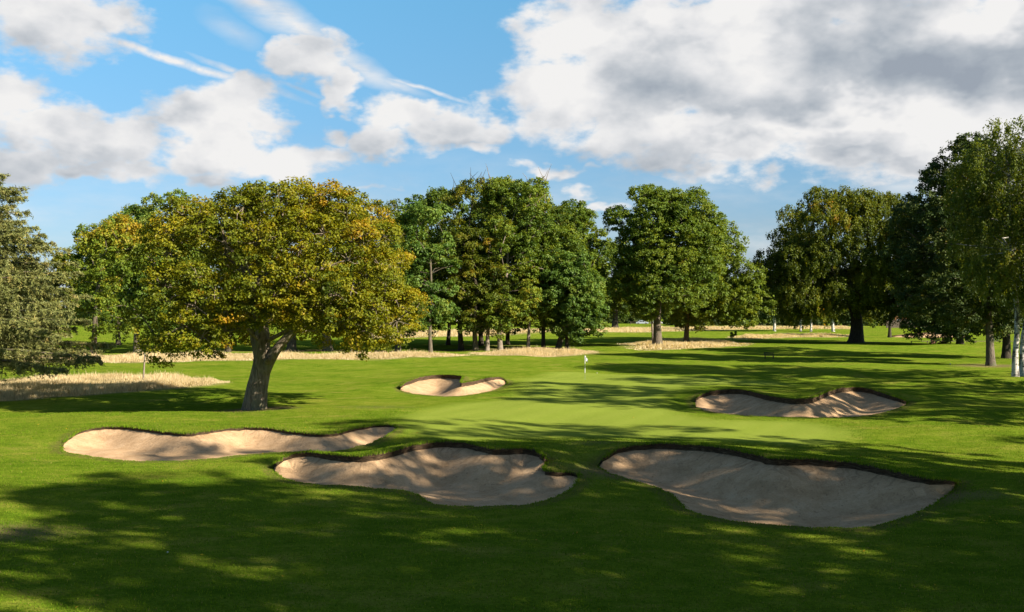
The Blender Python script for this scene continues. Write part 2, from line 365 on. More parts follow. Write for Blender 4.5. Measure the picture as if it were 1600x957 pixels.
def turf_mat():
    m, nt = new_mat('mown_turf'); P = nd(nt, 'ShaderNodeNewGeometry').outputs['Position']
    at = lambda n: nd(nt, 'ShaderNodeAttribute', attribute_name=n).outputs['Fac']
    g, dr, so, eg = at('green'), at('dry'), at('soil'), at('edge')
    big = noise(nt, mapping(nt, P, (0.12, 0.2, 0.2)), 1.0, 4, 0.55)
    mid = noise(nt, mapping(nt, P, (0.9, 1.4, 1)), 1.0, 5, 0.6)
    fine = noise(nt, mapping(nt, P, (9, 13, 9)), 1.0, 4, 0.7)
    vfine = noise(nt, mapping(nt, P, (45, 45, 45)), 1.0, 2, 0.6)
    c1 = ramp(nt, [(0.33, (0.105, 0.195, 0.012)), (0.5, (0.180, 0.265, 0.020)), (0.66, (0.270, 0.310, 0.035))], big).outputs[0]
    c2 = ramp(nt, [(0.34, (0.080, 0.158, 0.010)), (0.52, (0.178, 0.262, 0.020)), (0.70, (0.310, 0.315, 0.050))], mid).outputs[0]
    c = mixc(nt, 0.5, c1, c2)
    # worn, strawy flecks
    straw = ramp(nt, [(0.54, (0, 0, 0)), (0.74, (1, 1, 1))], noise(nt, mapping(nt, P, (0.35, 0.6, 1)), 1.0, 6, 0.7)).outputs[0]
    c = mixc(nt, math_(nt, 'MULTIPLY', straw, 0.6), c, (0.42, 0.36, 0.08))
    # putting green: paler, even, mowing stripes
    st = nd(nt, 'ShaderNodeTexWave', wave_type='BANDS'); st.inputs['Scale'].default_value = 0.16; st.inputs['Distortion'].default_value = 0.3
    nt.links.new(mapping(nt, P, (1, 1, 1), (0, 0, R(28))), st.inputs['Vector'])
    gc = mixc(nt, st.outputs['Fac'], (0.250, 0.318, 0.046), (0.270, 0.334, 0.052))
    gc = mixc(nt, math_(nt, 'MULTIPLY', mid, 0.35), gc, (0.20, 0.285, 0.03))
    c = mixc(nt, g, c, gc)
    # fine value variation
    fv = ramp(nt, [(0.25, (0.55, 0.55, 0.5)), (0.5, (1, 1, 1)), (0.75, (1.35, 1.3, 1.2))], fine).outputs[0]
    fmul = mixc(nt, math_(nt, 'SUBTRACT', 1.0, math_(nt, 'MULTIPLY', g, 0.65)), (1, 1, 1), fv)
    c = mixc(nt, 1.0, c, fmul, 'MULTIPLY')
    vf = ramp(nt, [(0.3, (0.72, 0.72, 0.72)), (0.7, (1.25, 1.25, 1.25))], vfine).outputs[0]
    c = mixc(nt, 1.0, c, vf, 'MULTIPLY')
    sedge = ramp(nt, [(0.42, (0, 0, 0)), (0.60, (1, 1, 1))], math_(nt, 'ADD', math_(nt, 'MULTIPLY', eg, 0.55), math_(nt, 'MULTIPLY', noise(nt, mapping(nt, P, (3, 3, 3)), 1.0, 4, 0.7), 0.55))).outputs[0]
    c = mixc(nt, math_(nt, 'MULTIPLY', sedge, 0.55), c, (0.17, 0.14, 0.05))
    sm = ramp(nt, [(0.42, (0, 0, 0)), (0.85, (1, 1, 1))], math_(nt, 'ADD', so, math_(nt, 'MULTIPLY', noise(nt, mapping(nt, P, (2, 2, 2)), 1.0, 4, 0.7), 0.5))).outputs[0]
    c = mixc(nt, math_(nt, 'MULTIPLY', sm, 0.8), c, (0.26, 0.20, 0.10))
    c = mixc(nt, math_(nt, 'MULTIPLY', dr, 0.8), c, (0.42, 0.32, 0.15))
    hgt = math_(nt, 'ADD', math_(nt, 'MULTIPLY', fine, 1.0), math_(nt, 'MULTIPLY', vfine, 0.6))
    hgt = math_(nt, 'MULTIPLY', hgt, math_(nt, 'SUBTRACT', 1.0, math_(nt, 'MULTIPLY', g, 0.8)))
    bsdf_out(nt, c, 1.0, hgt, 0.0, 1.0, 0.07)
    return m
MAT['turf'] = turf_mat()
tag(link('ground', submesh('ground', ~isg), None, MAT['turf']), kind='structure')
tag(link('putting_green', submesh('putting_green', isg), None, MAT['turf']), kind='structure')

def vadd(nt, vec, fac, k):
    n = nt.nodes.new('ShaderNodeVectorMath'); n.operation = 'ADD'; nt.links.new(vec, n.inputs[0]); nt.links.new(math_(nt, 'MULTIPLY', fac, k), n.inputs[1]); return n.outputs[0]
def sand_mat():
    m, nt = new_mat('bunker_sand'); P = nd(nt, 'ShaderNodeNewGeometry').outputs['Position']
    at = nd(nt, 'ShaderNodeAttribute', attribute_name='wall').outputs['Fac']
    n = noise(nt, mapping(nt, P, (1.2, 1.2, 2.0)), 1.0, 6, 0.7)
    f = noise(nt, mapping(nt, P, (14, 14, 14)), 1.0, 4, 0.7)
    c = ramp(nt, [(0.3, (0.58, 0.385, 0.210)), (0.55, (0.78, 0.535, 0.310)), (0.75, (0.88, 0.64, 0.395))], n).outputs[0]
    c = mixc(nt, math_(nt, 'MULTIPLY', ramp(nt, [(0.56, (0, 0, 0)), (0.70, (1, 1, 1))], noise(nt, mapping(nt, P, (6, 6, 4)), 1.0, 6, 0.75)).outputs[0], 0.75), c, (0.24, 0.17, 0.10))
    c = mixc(nt, 1.0, c, ramp(nt, [(0.3, (0.86, 0.86, 0.86)), (0.7, (1.1, 1.1, 1.1))], f).outputs[0], 'MULTIPLY')
    # rain runnels down the faces, rake lines on the floor
    cb = nt.nodes.new('ShaderNodeCombineXYZ')
    for i_, an in enumerate(('u', 'down')): nt.links.new(nd(nt, 'ShaderNodeAttribute', attribute_name=an).outputs['Fac'], cb.inputs[i_])
    wob = vadd(nt, cb.outputs[0], noise(nt, P, 1.5, 3), 0.5)
    wv = noise(nt, mapping(nt, wob, (5.5, 0.9, 1)), 1.0, 5, 0.7)
    c = mixc(nt, math_(nt, 'MULTIPLY', ramp(nt, [(0.50, (0, 0, 0)), (0.62, (1, 1, 1))], wv).outputs[0], math_(nt, 'MULTIPLY', math_(nt, 'POWER', at, 1.6), 0.7)), c, (0.38, 0.26, 0.15))
    hg = math_(nt, 'ADD', math_(nt, 'MULTIPLY', math_(nt, 'MULTIPLY', wv, at), 0.7), math_(nt, 'ADD', math_(nt, 'MULTIPLY', n, 0.6), math_(nt, 'MULTIPLY', f, 0.35)))
    c = mixc(nt, 1.0, c, (0.86, 0.84, 0.84), 'MULTIPLY')
    bsdf_out(nt, c, 1.0, hg, 0.0, 1.0, 0.07); return m
MAT['sand'] = sand_mat()
def soil_mat():
    m, nt = new_mat('stacked_sod'); P = nd(nt, 'ShaderNodeNewGeometry').outputs['Position']
    n = noise(nt, mapping(nt, P, (4, 4, 22)), 1.0, 4, 0.7)
    c = ramp(nt, [(0.33, (0.04, 0.027, 0.018)), (0.55, (0.12, 0.082, 0.05)), (0.75, (0.26, 0.19, 0.115))], n).outputs[0]
    bsdf_out(nt, c, 0.95, n, 0.05, 1.0, 0.05); return m
MAT['soil'] = soil_mat()
BLAB = {
 'B1': 'long shallow bunker of pale sunlit sand in front of the big oak',
 'B2': 'deep shaded bunker with dark sod lip and notched right end, in the lower middle',
 'B3': 'largest bunker, deep shaded sand bowl with dark sod lip at the lower right',
 'B4': 'wide bunker with two raised humps in its back lip, right of the putting green',
 'B5': 'small heart shaped bunker left of the flag, with a turf tongue in its back edge',
 'B6': 'distant thin bunker under the dark trees, behind the low rail at far right'}
for key, b in BUNK.items():
    P = b['P']; n = len(P)
    root = empty('bunker', (P[:, 0].mean(), P[:, 1].mean(), 0.0)); tag(root, BLAB[key], 'bunker', 'sand bunkers round the green')
    off = np.array(root.location)
    cen2 = P[:, :2].mean(0)
    # inward normals
    T = np.roll(P[:, :2], -1, 0) - np.roll(P[:, :2], 1, 0); T /= np.linalg.norm(T, axis=1)[:, None] + 1e-9
    N = np.stack([T[:, 1], -T[:, 0]], 1)
    area = 0.5 * np.sum(P[:, 0] * np.roll(P[:, 1], -1) - P[:, 1] * np.roll(P[:, 0], -1))
    inward = -N if area > 0 else N
    lip = P[:, 3]
    # sod wall: overhang then undercut strip, all real thickness
    ring0 = np.column_stack([P[:, :2] + inward * 0.0, P[:, 2] + 0.005])
    ring1 = np.column_stack([P[:, :2] + inward * 0.035, P[:, 2] - 0.03])
    ring2 = np.column_stack([P[:, :2] - inward * 0.03, P[:, 2] - 0.25 * lip - 0.03])
    ring3 = np.column_stack([P[:, :2] - inward * 0.00, P[:, 2] - lip - 0.02])
    ring4 = np.column_stack([P[:, :2] - inward * 0.05, P[:, 2] - lip - 0.25])
    rings = [ring0, ring1, ring2, ring3, ring4]
    V = np.vstack(rings) - off; fs = []
    for r_ in range(len(rings) - 1):
        i = np.arange(n); j = (i + 1) % n
        fs.append(np.stack([r_ * n + i, r_ * n + j, (r_ + 1) * n + j, (r_ + 1) * n + i], 1))
    link('turf_lip', np_mesh('turf_lip', V, np.vstack(fs), 4, True), root, MAT['soil'])
    st = 0.28 if key != 'B6' else 1.5
    gx = np.arange(P[:, 0].min(), P[:, 0].max(), st); gy = np.arange(P[:, 1].min(), P[:, 1].max(), st)
    QX, QY = np.meshgrid(gx, gy); QX = QX.ravel(); QY = QY.ravel()
    ins = inpoly(QX, QY, P); d = polydist(QX, QY, P); k = ins & (d > 0.1); QX = QX[k]; QY = QY[k]
    vs = [Vector((p[0], p[1])) for p in P] + [Vector((a_, b_)) for a_, b_ in zip(QX, QY)]
    r = delaunay_2d_cdt(vs, [(a_, (a_ + 1) % n) for a_ in range(n)], [], 1, 1e-6)
    ov = np.array([[v[0], v[1]] for v in r[0]]); fo = np.array(r[2])
    d = polydist(ov[:, 0], ov[:, 1], P)
    w = ((ov[:, 0, None] - P[None, :, 0]) ** 2 + (ov[:, 1, None] - P[None, :, 1]) ** 2 + 1e-4) ** -1.5
    lps = np.convolve(np.r_[lip[-12:], lip, lip[:12]], np.ones(25) / 25, 'valid')
    rz = (w * (P[:, 2] - lps)[None]).sum(1) / w.sum(1)
    near_i = np.argmax(w, 1); seg = np.r_[0, np.cumsum(np.linalg.norm(np.diff(P[:, :2], axis=0), axis=1))]; uu = seg[near_i]
    fl = b['floor']
    D = b['D']
    t = np.clip(d / (D * (1 + 0.08 * np.sin(ov[:, 0] * 1.3 + ov[:, 1] * .4)) * (0.55 + 0.65 * np.clip((rz + 0.1) / 0.8, 0, 1.3))), 0, 1)
    fall = (1 - t) ** 1.55 * (1 + 0.55 * t)
    zz = fl + (rz - fl) * np.clip(fall, 0, 1)
    zz += np.where(d > 0.2, 0.03 * np.sin(ov[:, 0] * 2.1 + ov[:, 1]) * np.sin(ov[:, 1] * 1.7 - ov[:, 0] * .6), 0)
    me = np_mesh('sand', np.column_stack([ov, zz]) - off, fo, 3, True, {'wall': ('POINT', np.clip(fall, 0, 1)), 'u': ('POINT', uu), 'down': ('POINT', d)})
    link('sand', me, root, MAT['sand'])

# ------------------------------------------------------------------ blades of grass
def blades(name, pts, hgt, wid, rng, lean=0.25, var=None):
    """pts (N,3) roots; one tapering two-segment blade each"""
    n = len(pts); a = rng.uniform(0, 2 * np.pi, n); h = hgt * rng.uniform(0.6, 1.25, n)
    dx, dy = np.cos(a), np.sin(a); l = rng.uniform(0.2, 1.0, n) * lean * h
    la = rng.uniform(0, 2 * np.pi, n); lx, ly = np.cos(la) * l, np.sin(la) * l
    w = wid * rng.uniform(0.6, 1.3, n) / 2
    p = pts
    v = np.empty((n, 5, 3))
    v[:, 0] = p - np.stack([dx * w, dy * w, 0.02 + 0 * w], 1); v[:, 1] = p + np.stack([dx * w, dy * w, -0.02 + 0 * w], 1)
    mid = p + np.stack([lx * .35, ly * .35, h * .55], 1)
    v[:, 2] = mid + np.stack([dx * w * .7, dy * w * .7, 0 * w], 1); v[:, 4] = mid - np.stack([dx * w * .7, dy * w * .7, 0 * w], 1)
    v[:, 3] = p + np.stack([lx, ly, h], 1)
    i = np.arange(n)[:, None] * 5
    f = np.hstack([i, i + 1, i + 2, i + 3, i + 4])
    vv = rng.uniform(0, 1, n) if var is None else var
    return np_mesh(name, v.reshape(-1, 3), f, 5, False, {'v': ('FACE', vv)})
MAT['straw'] = leaf_mat('straw', [(0.0, (0.16, 0.16, 0.05)), (0.25, (0.36, 0.29, 0.15)), (0.6, (0.56, 0.46, 0.28)), (1.0, (0.76, 0.66, 0.46))], 0.4, 1.0, 0.95, 0.0)
MAT['turf_blade'] = leaf_mat('turf_blade', [(0.0, (0.07, 0.16, 0.008)), (0.55, (0.165, 0.28, 0.015)), (0.85, (0.27, 0.33, 0.035)), (1.0, (0.32, 0.26, 0.10))], 0.35, 1.0, 0.72, 0.0)
rg = np.random.default_rng(5)
for k, poly in DRYW.items():
    A = np.array(poly); x0, y0 = A.min(0); x1, y1 = A.max(0)
    zc = A[:, 1].mean()
    w = 0.03 if k == 'near' else (0.05 if zc < 170 else 0.10)
    N = {'near': 90000, 'mid_left': 90000, 'mid_centre': 30000, 'mid_right': 26000, 'far_centre': 70000, 'far_right': 30000}[k]
    cnt = 0; ps = []
    while cnt < N:
        x = rg.uniform(x0 - 1, x1 + 1, N); y = rg.uniform(y0 - 1, y1 + 1, N)
        i = inpoly(x, y, poly); d = polydist(x, y, poly); sd = np.where(i, d, -d)
        edge = {'near': 1.3, 'mid_left': 3.0, 'mid_centre': 3.0}.get(k, 4)
        cl = np.sin(x * 0.9 + 2 * np.sin(y * .7)) * np.sin(y * 1.1 + x * .3)
        ok = rg.uniform(0, 1, N) < np.clip((sd + edge * 0.4 * cl) / edge + 0.15, 0, 1) * (0.75 + 0.25 * cl)
        if k in ('far_right', 'mid_right'): ok &= rg.uniform(0, 1, N) < 0.5 + 0.5 * cl
        if k == 'near':   # mown ring round the young stake tree
            tx, ty, _ = W(225, 600); ok &= np.hypot(x - tx, (y - ty)) > 1.1
        ps.append(np.stack([x[ok], y[ok]], 1)); cnt += ok.sum()
    p = np.vstack(ps)[:N]; z = hfield(p[:, 0], p[:, 1])
    cl = 0.5 + 0.5 * np.sin(p[:, 0] * 0.8 + 1.3 * np.sin(p[:, 1] * .6))
    hg = {'near': 0.55, 'mid_left': 0.55, 'mid_centre': 0.55, 'mid_right': 0.5, 'far_centre': 0.6, 'far_right': 0.5}[k]
    i = inpoly(p[:, 0], p[:, 1], poly); d = polydist(p[:, 0], p[:, 1], poly); tap = np.clip(np.where(i, d, -d) / (1.2 if k == 'near' else 2.5), 0.3, 1)
    me = blades('long_grass', np.column_stack([p, z]), hg * (0.55 + 0.45 * cl) * tap * np.where(rg.uniform(0, 1, N) < .06, 1.5, 1.0), w, rg, 0.35, np.clip(rg.normal(0.55, 0.22, N) + 0.15 * (cl - .5), 0, 1))
    tag(link('long_grass', me, None, MAT['straw']), kind='stuff')
    print(k, N)
# tufts fringing the bunker lips and a thin sward of short blades on the near turf
N = 170000
y = 15 + (62 - 15) * rg.uniform(0, 1, N) ** 1.0; x = rg.uniform(-1, 1, N) * (0.52 * y + 1.5)
ok = np.ones(N, bool)
for b in BUNK.values(): ok &= ~inpoly(x, y, b['P'])
ok &= ~inpoly(x, y, GREEN)
x, y = x[ok], y[ok]
cl = noise2 = 0.5 + 0.5 * np.sin(x * 1.7 + 2 * np.sin(y * 1.3)) * np.sin(y * 2.1 - x)
me1 = (np.column_stack([x, y, hfield(x, y)]), 0.035 + 0.02 * cl)
fr = []; fh = []
for key, b in BUNK.items():
    if key == 'B6': continue
    P = b['P']; n = len(P); q = rg.integers(0, n, 5200); t = rg.uniform(0, 1, (5200, 1))
    pp = P[q, :3] * (1 - t) + P[(q + 1) % n, :3] * t; back = P[q, 3] > 0.06
    pp[:, :2] += rg.normal(0, 0.05, (len(pp), 2)); pp[:, 2] -= 0.005
    fr.append(pp); fh.append(np.where(back, rg.uniform(0.03, 0.13, len(pp)) ** 1.0, 0.035))
pts = np.vstack([me1[0]] + fr); hh = np.concatenate([me1[1]] + fh)
tag(link('short_grass', blades('short_grass', pts, hh, 0.022, rg, 0.6, np.clip(rg.normal(0.45, 0.25, len(pts)), 0, 1)), None, MAT['turf_blade']), kind='stuff')

# ------------------------------------------------------------------ trees
def tubes(name, segs, sides=7):
    """segs: list of (points (k,3), radii (k,)) -> one mesh"""
    Vs = []; Fs = []; base = 0
    ang = np.linspace(0, 2 * np.pi, sides, endpoint=False)
    for pts, rad in segs:
        pts = np.asarray(pts, float); rad = np.asarray(rad, float)
        T = np.gradient(pts, axis=0); T /= np.linalg.norm(T, axis=1)[:, None] + 1e-9
        up = np.array([0.0, 1.0, 0.05]) if abs(T[0][1]) < 0.8 else np.array([1.0, 0, 0])
        B = np.cross(T, up); B /= np.linalg.norm(B, axis=1)[:, None] + 1e-9
        C = np.cross(T, B)
        ring = pts[:, None] + rad[:, None, None] * (np.cos(ang)[None, :, None] * B[:, None] + np.sin(ang)[None, :, None] * C[:, None])
        k = len(pts); Vs.append(ring.reshape(-1, 3))
        i = np.arange(k - 1)[:, None] * sides; a = np.arange(sides)[None]; b_ = (a + 1) % sides
        Fs.append(np.stack([i + a, i + b_, i + sides + b_, i + sides + a], -1).reshape(-1, 4) + base)
        base += k * sides
    return np_mesh(name, np.vstack(Vs), np.vstack(Fs), 4, True)
def leaves(name, pos, nrm, size, rng, v, aspect=0.6, axis=None):
    n = len(pos)
    nrm = nrm / (np.linalg.norm(nrm, axis=1)[:, None] + 1e-9)
    a = rng.normal(0, 1, (n, 3)) if axis is None else axis
    a = a - (a * nrm).sum(1)[:, None] * nrm; a /= np.linalg.norm(a, axis=1)[:, None] + 1e-9
    b_ = np.cross(nrm, a); s = (size * rng.uniform(0.65, 1.3, n))[:, None] / 2
    V = np.empty((n, 4, 3))
    fold = nrm * s * 0.22
    V[:, 0] = pos - a * s; V[:, 1] = pos + b_ * s * aspect + fold; V[:, 2] = pos + a * s; V[:, 3] = pos - b_ * s * aspect + fold
    Fc = np.arange(n * 4).reshape(n, 4)
    return np_mesh(name, V.reshape(-1, 3), Fc, 4, False, {'v': ('FACE', np.clip(v, 0, 1))})
def unit(rng, n):
    d = rng.normal(0, 1, (n, 3)); return d / np.linalg.norm(d, axis=1)[:, None]

def make_lobes(poly, depth, rmin, rmax, n, rng, fill=0.25, off=0.0, space=0.66, edge=0.5):
    A = np.array(poly); x0, z0 = A.min(0); x1, z1 = A.max(0)
    L = []; tries = 0
    dmax = 0
    for _ in range(1):
        gx, gz_ = np.meshgrid(np.linspace(x0, x1, 40), np.linspace(z0, z1, 40)); i = inpoly(gx, gz_, poly); dmax = (polydist(gx, gz_, poly) * i).max()
    M = 60000
    X = rng.uniform(x0, x1, M); Zc = rng.uniform(z0, z1, M); Rr = rng.uniform(rmin, rmax, M) ; Rr = np.where(rng.uniform(0, 1, M) < .3, Rr, rmin + (Rr - rmin) * .5)
    I = inpoly(X, Zc, poly); d = polydist(X, Zc, poly)
    ok = I & (d > edge * Rr)
    X, Zc, Rr, d = X[ok], Zc[ok], Rr[ok], d[ok]
    tt = depth * np.sqrt(np.clip(1 - (1 - np.minimum(d / (0.75 * dmax), 1)) ** 2, 0, 1))
    side = np.where(rng.uniform(0, 1, len(X)) < 0.60, -1, 1)
    y = side * np.maximum(tt - Rr, 0) * np.where(rng.uniform(0, 1, len(X)) < fill, rng.uniform(0, 1, len(X)), 1.0)
    C = np.stack([X, y + off, Zc], 1); out = np.zeros((0, 4))
    for c, r in zip(C, Rr):
        if len(out):
            dd = np.linalg.norm(out[:, :3] - c, axis=1)
            if (dd < space * np.maximum(out[:, 3], r)).any(): continue
        out = np.vstack([out, [*c, r]])
        if len(out) >= n: break
    return out
def skeleton(lobes, trunk_pts, trunk_r, rng, twig=0.028, pull=0.35):
    nodes = [tuple(p) for p in trunk_pts]; parent = [-1] + list(range(len(trunk_pts) - 1)); nt_ = len(nodes)
    fork = np.array(trunk_pts[-1]); start = max(1, int(nt_ * 0.5))
    order = np.argsort(np.linalg.norm(lobes[:, :3] - fork, axis=1))
    arr = list(np.array(trunk_pts)); nodesN = [np.array(p) for p in trunk_pts]
    plen = [0.0] * nt_
    for li in order:
        c = lobes[li, :3]; Nn = np.array(nodesN)
        d = np.linalg.norm(Nn - c, axis=1) + pull * np.array(plen) + 1.2 * np.maximum(0, Nn[:, 2] - c[2] + 0.5)
        d[:start] += 50
        j = int(np.argmin(d)); p = nodesN[j]
        L = np.linalg.norm(c - p); k = max(1, int(L / 1.5)); last = j
        sag = np.array([0, 0, 1.0]) * L * 0.10
        for s in range(1, k + 1):
            t = s / k
            q = p * (1 - t) + c * t + sag * math.sin(math.pi * t) + (rng.normal(0, 0.10 * min(L, 2.0), 3) if s < k else 0)
            nodesN.append(q); parent.append(last); plen.append(plen[last] + L / k); last = len(nodesN) - 1
    n = len(nodesN); area = np.zeros(n); kids = [[] for _ in range(n)]
    for i in range(n):
        if parent[i] >= 0: kids[parent[i]].append(i)
    for i in range(n - 1, -1, -1):
        if not kids[i]: area[i] = twig ** 2
        if parent[i] >= 0: area[parent[i]] += area[i]
    rad = np.sqrt(area)
    # scale so that the fork matches the trunk
    sc = trunk_r[-1] / max(rad[nt_ - 1], 1e-6)
    rad = np.minimum(rad * min(max(sc, 0.4), 1.5), trunk_r[-1] * 0.6)
    segs = [(np.array(trunk_pts), np.array(trunk_r))]
    done = set(range(nt_))
    for i in range(nt_, n):
        if i in done: continue
        chain = [parent[i], i]; done.add(i); cur = i
        while kids[cur]:
            nx_ = max(kids[cur], key=lambda q: rad[q])
            if nx_ in done: break
            chain.append(nx_); done.add(nx_); cur = nx_
        pts = np.array([nodesN[c] for c in chain]); r = np.array([rad[c] for c in chain]); r[0] = r[1]
        segs.append((pts, np.maximum(r, 0.018)))
    return segs

DENS = 1.9
def foliage(lobes, rng, per, cr, nleaf, size, droop=0.0, vfun=None, name='crown', aspect=0.6, flat=0.7, up=0.5, vmean=0.45, vsd=0.16, shellmin=0.55, hang=0.0, lobevar=0.7):
    """leaf tufts over the outer side of every lobe"""
    C = lobes[:, :3]; Rr = lobes[:, 3]; mid = C.mean(0)
    per = per * DENS; nc = np.maximum(7, (per * Rr ** 2).astype(int)); li = np.repeat(np.arange(len(C)), nc)
    d = unit(rng, len(li)); d[:, 2] = np.abs(d[:, 2]) * np.where(rng.uniform(0, 1, len(li)) < 0.72, 1, -1)
    rr = rng.uniform(shellmin, 1.0, len(li)) ** 0.6
    cc = C[li] + d * (Rr[li] * rr)[:, None] * np.array([1, 1, 0.85])
    # thin out tufts buried deep in other lobes
    keep = np.ones(len(cc), bool)
    for c, r in zip(C, Rr):
        keep &= ~(np.linalg.norm(cc - c, axis=1) < 0.42 * r)
    cc, d, li = cc[keep], d[keep], li[keep]
    cv = rng.normal(0, 1, len(cc)); lv = rng.normal(0, 1, len(C))
    k = rng.poisson(nleaf, len(cc)); ci = np.repeat(np.arange(len(cc)), k); n = len(ci)
    o = unit(rng, n) * (rng.uniform(0, 1, n) ** 0.45)[:, None] * cr * np.array([1, 1, flat])
    o *= rng.uniform(0.7, 1.25, len(cc))[ci][:, None]
    if droop: 
        s = rng.uniform(0, 1, n); o[:, :2] *= (1 - 0.5 * s)[:, None]; o[:, 2] -= s * droop * rng.uniform(0.4, 1.2, len(cc))[ci]
    pos = cc[ci] + o
    nr = d[ci] * 0.55 + np.array([0, 0, up]) + rng.normal(0, 0.55, (n, 3)) + o / (cr + 1e-6) * 0.3
    v = vmean + vsd * (0.55 * rng.normal(0, 1, n) + 0.6 * cv[ci] + lobevar * lv[li[ci]])
    if vfun is not None: v = v + vfun(pos)
    ax = None
    if hang: ax = rng.normal(0, 1, (n, 3)) * (1 - hang) + np.array([0, 0, -1.0]) * hang * 1.5
    return leaves(name, pos, nr, size, rng, v, aspect, ax), cc
def spline(ctrl, k):
    P = np.array(ctrl, float); n = len(P); t = np.linspace(0, n - 1, k); i = np.clip(t.astype(int), 0, n - 2); u = (t - i)[:, None]
    g = lambda a: P[np.clip(a, 0, n - 1)]
    p0, p1, p2, p3 = g(i - 1), g(i), g(i + 1), g(i + 2)
    return 0.5 * (2 * p1 + (p2 - p0) * u + (2 * p0 - 5 * p1 + 4 * p2 - p3) * u ** 2 + (3 * p1 - p0 - 3 * p2 + p3) * u ** 3)
def flare(k, r0, r1, foot=1.6, fh=0.12):
    t = np.linspace(0, 1, k); return (r0 * (1 - t) + r1 * t) * (1 + (foot - 1) * np.exp(-t / fh))

TREES = 0; FOOT = 1.5; GROW = 1.0
def tree(label, kind, bx, by, poly, trunk_w, leaf='green_leaf', bark='bark', depth=None, nl=45, rl=None, per=7.5, cr=0.55, nleaf=24, size=0.34,
         trunk=None, ttop=0.55, seed=0, tips=0, space=0.66, edge=0.5, group='trees of the parkland', dz=0.0, twigs=False, cat='tree', off=0.0, Zo=None, **kw):
    """bx, by: foot of the trunk in the photo; poly: crown outline in the photo at that distance"""
    global TREES; TREES += 1
    rng = np.random.default_rng(seed * 13 + 7)
    X, Zd, _ = W(bx, by) if Zo is None else ((bx - CX) / F * Zo, Zo, 0)
    g = gz(X, Zd); s = Zd / F
    ybase = CY + (H - g) / s
    mx_ = sum(p[0] for p in poly) / len(poly); poly = [(mx_ + (px - mx_) * GROW, py) for px, py in poly]
    pl = [((px - bx) * s, (ybase - py) * s) for px, py in poly]
    A = np.array(pl); wdt = A[:, 0].max() - A[:, 0].min(); ht = A[:, 1].max()
    depth = depth or 0.42 * wdt
    if rl is None: rl = (0.10 * wdt, 0.17 * wdt)
    lobes = make_lobes(pl, depth, rl[0], rl[1], nl, rng, off=off, space=space, edge=edge)
    r0 = trunk_w * s / 2
    zt = A[:, 1].min() + (ht - A[:, 1].min()) * ttop
    if trunk is None:
        cxm = A[:, 0].mean() * 0.5
        trunk = [(0, 0, -0.3), (rng.normal(0, .15), rng.normal(0, .2), zt * .3), (cxm * .4 + rng.normal(0, .2), rng.normal(0, .3), zt * .65), (cxm, 0, zt)]
    else:
        trunk = [((a - bx) * s, b_, (ybase - c) * s) for a, b_, c in trunk]
        trunk[0] = (trunk[0][0], trunk[0][1], -0.3)
    tp = spline(trunk, 12); tr = flare(12, r0, r0 * 0.45, FOOT)
    segs = skeleton(lobes, tp, tr, rng)
    root = empty(kind, (X, Zd, g)); tag(root, label, cat, group)
    me, cc = foliage(lobes, rng, per, cr, nleaf, size, **kw)
    if tips:
        top = lobes[np.argsort(-lobes[:, 2])][:6]; tv = []; 
        for q in range(tips):
            L_ = top[rng.integers(0, len(top))]; p0 = L_[:3] + np.array([rng.normal(0, .6), rng.normal(0, .6), L_[3] * .5]); hh = rng.uniform(1.2, 2.8)
            p1 = p0 + np.array([rng.normal(0, .9), rng.normal(0, .5), hh]); segs.append((np.array([p0, (p0 + p1) / 2 + rng.normal(0, .1, 3), p1]), np.array([.05, .035, .015])))
            tv.append(np.array([[*(p0 * (1 - t_) + p1 * t_), .38 - .2 * t_] for t_ in (.15, .4, .65, .9)]))
    if twigs:
        Cn = lobes[:, :3]
        for c in cc[:: (1 if twigs is True else twigs)]:
            j = np.argmin(np.linalg.norm(Cn - c, axis=1)); m_ = (Cn[j] + c) / 2 + rng.normal(0, .12, 3)
            segs.append((np.array([Cn[j], m_, c]), np.array([0.032, 0.02, 0.012])))
    link('trunk', tubes('trunk', segs, 9), root, MAT[bark]); link('crown', me, root, MAT[leaf])
    return root
def dup(root, loc, rotz=0.0, sc=1.0, label=None):
    r = root.copy(); COL.objects.link(r); r.location = loc; r.rotation_euler = (0, 0, rotz); r.scale = (sc, sc, sc)
    if label: r['label'] = label
    for ch in list(root.children):
        c = ch.copy(); COL.objects.link(c); c.parent = r
    return r

# --- the big oak
FOOT = 1.25
def oakv(p): return 0.05 * np.clip(p[:, 0] / 10, -0.5, 1) + 0.07 * np.clip((p[:, 2] - 6) / 8, 0, 1) - 0.02
OAK = [(190,540),(185,500),(215,455),(200,420),(222,370),(230,330),(262,310),(300,306),(325,309),(352,294),(400,287),(440,286),(480,291),(520,291),(555,304),(572,318),(605,318),(622,335),(634,370),(635,410),(650,450),(655,500),(652,540),(618,560),(590,553),(560,562),(520,552),(470,545),(430,528),(385,532),(350,568),(300,572),(270,578),(225,572)]
OAK = [(x + (34 if x < 330 else (22 if x < 500 else 14)), y) for x, y in OAK]
oak = tree('large solitary oak with golden green spreading crown, in front of the tree line', 'oak_tree', 397, 641, OAK, 35, 'oak_leaf', 'oak_bark', depth=7.0, nl=150,
     rl=(1.0, 1.9), per=9.5, cr=0.42, nleaf=42, size=0.175, space=0.70, edge=0.85, lobevar=0.8, seed=1, vfun=oakv, twigs=3, group=None, shellmin=0.6,
     trunk=[(397, 0, 641), (401, 0, 610), (408, 0.1, 575), (409, 0.1, 545), (408, 0.2, 515), (402, 0, 470), (405, 0, 430)], ttop=0.5, flat=0.65, vsd=0.15, vmean=0.57)
FOOT = 1.5
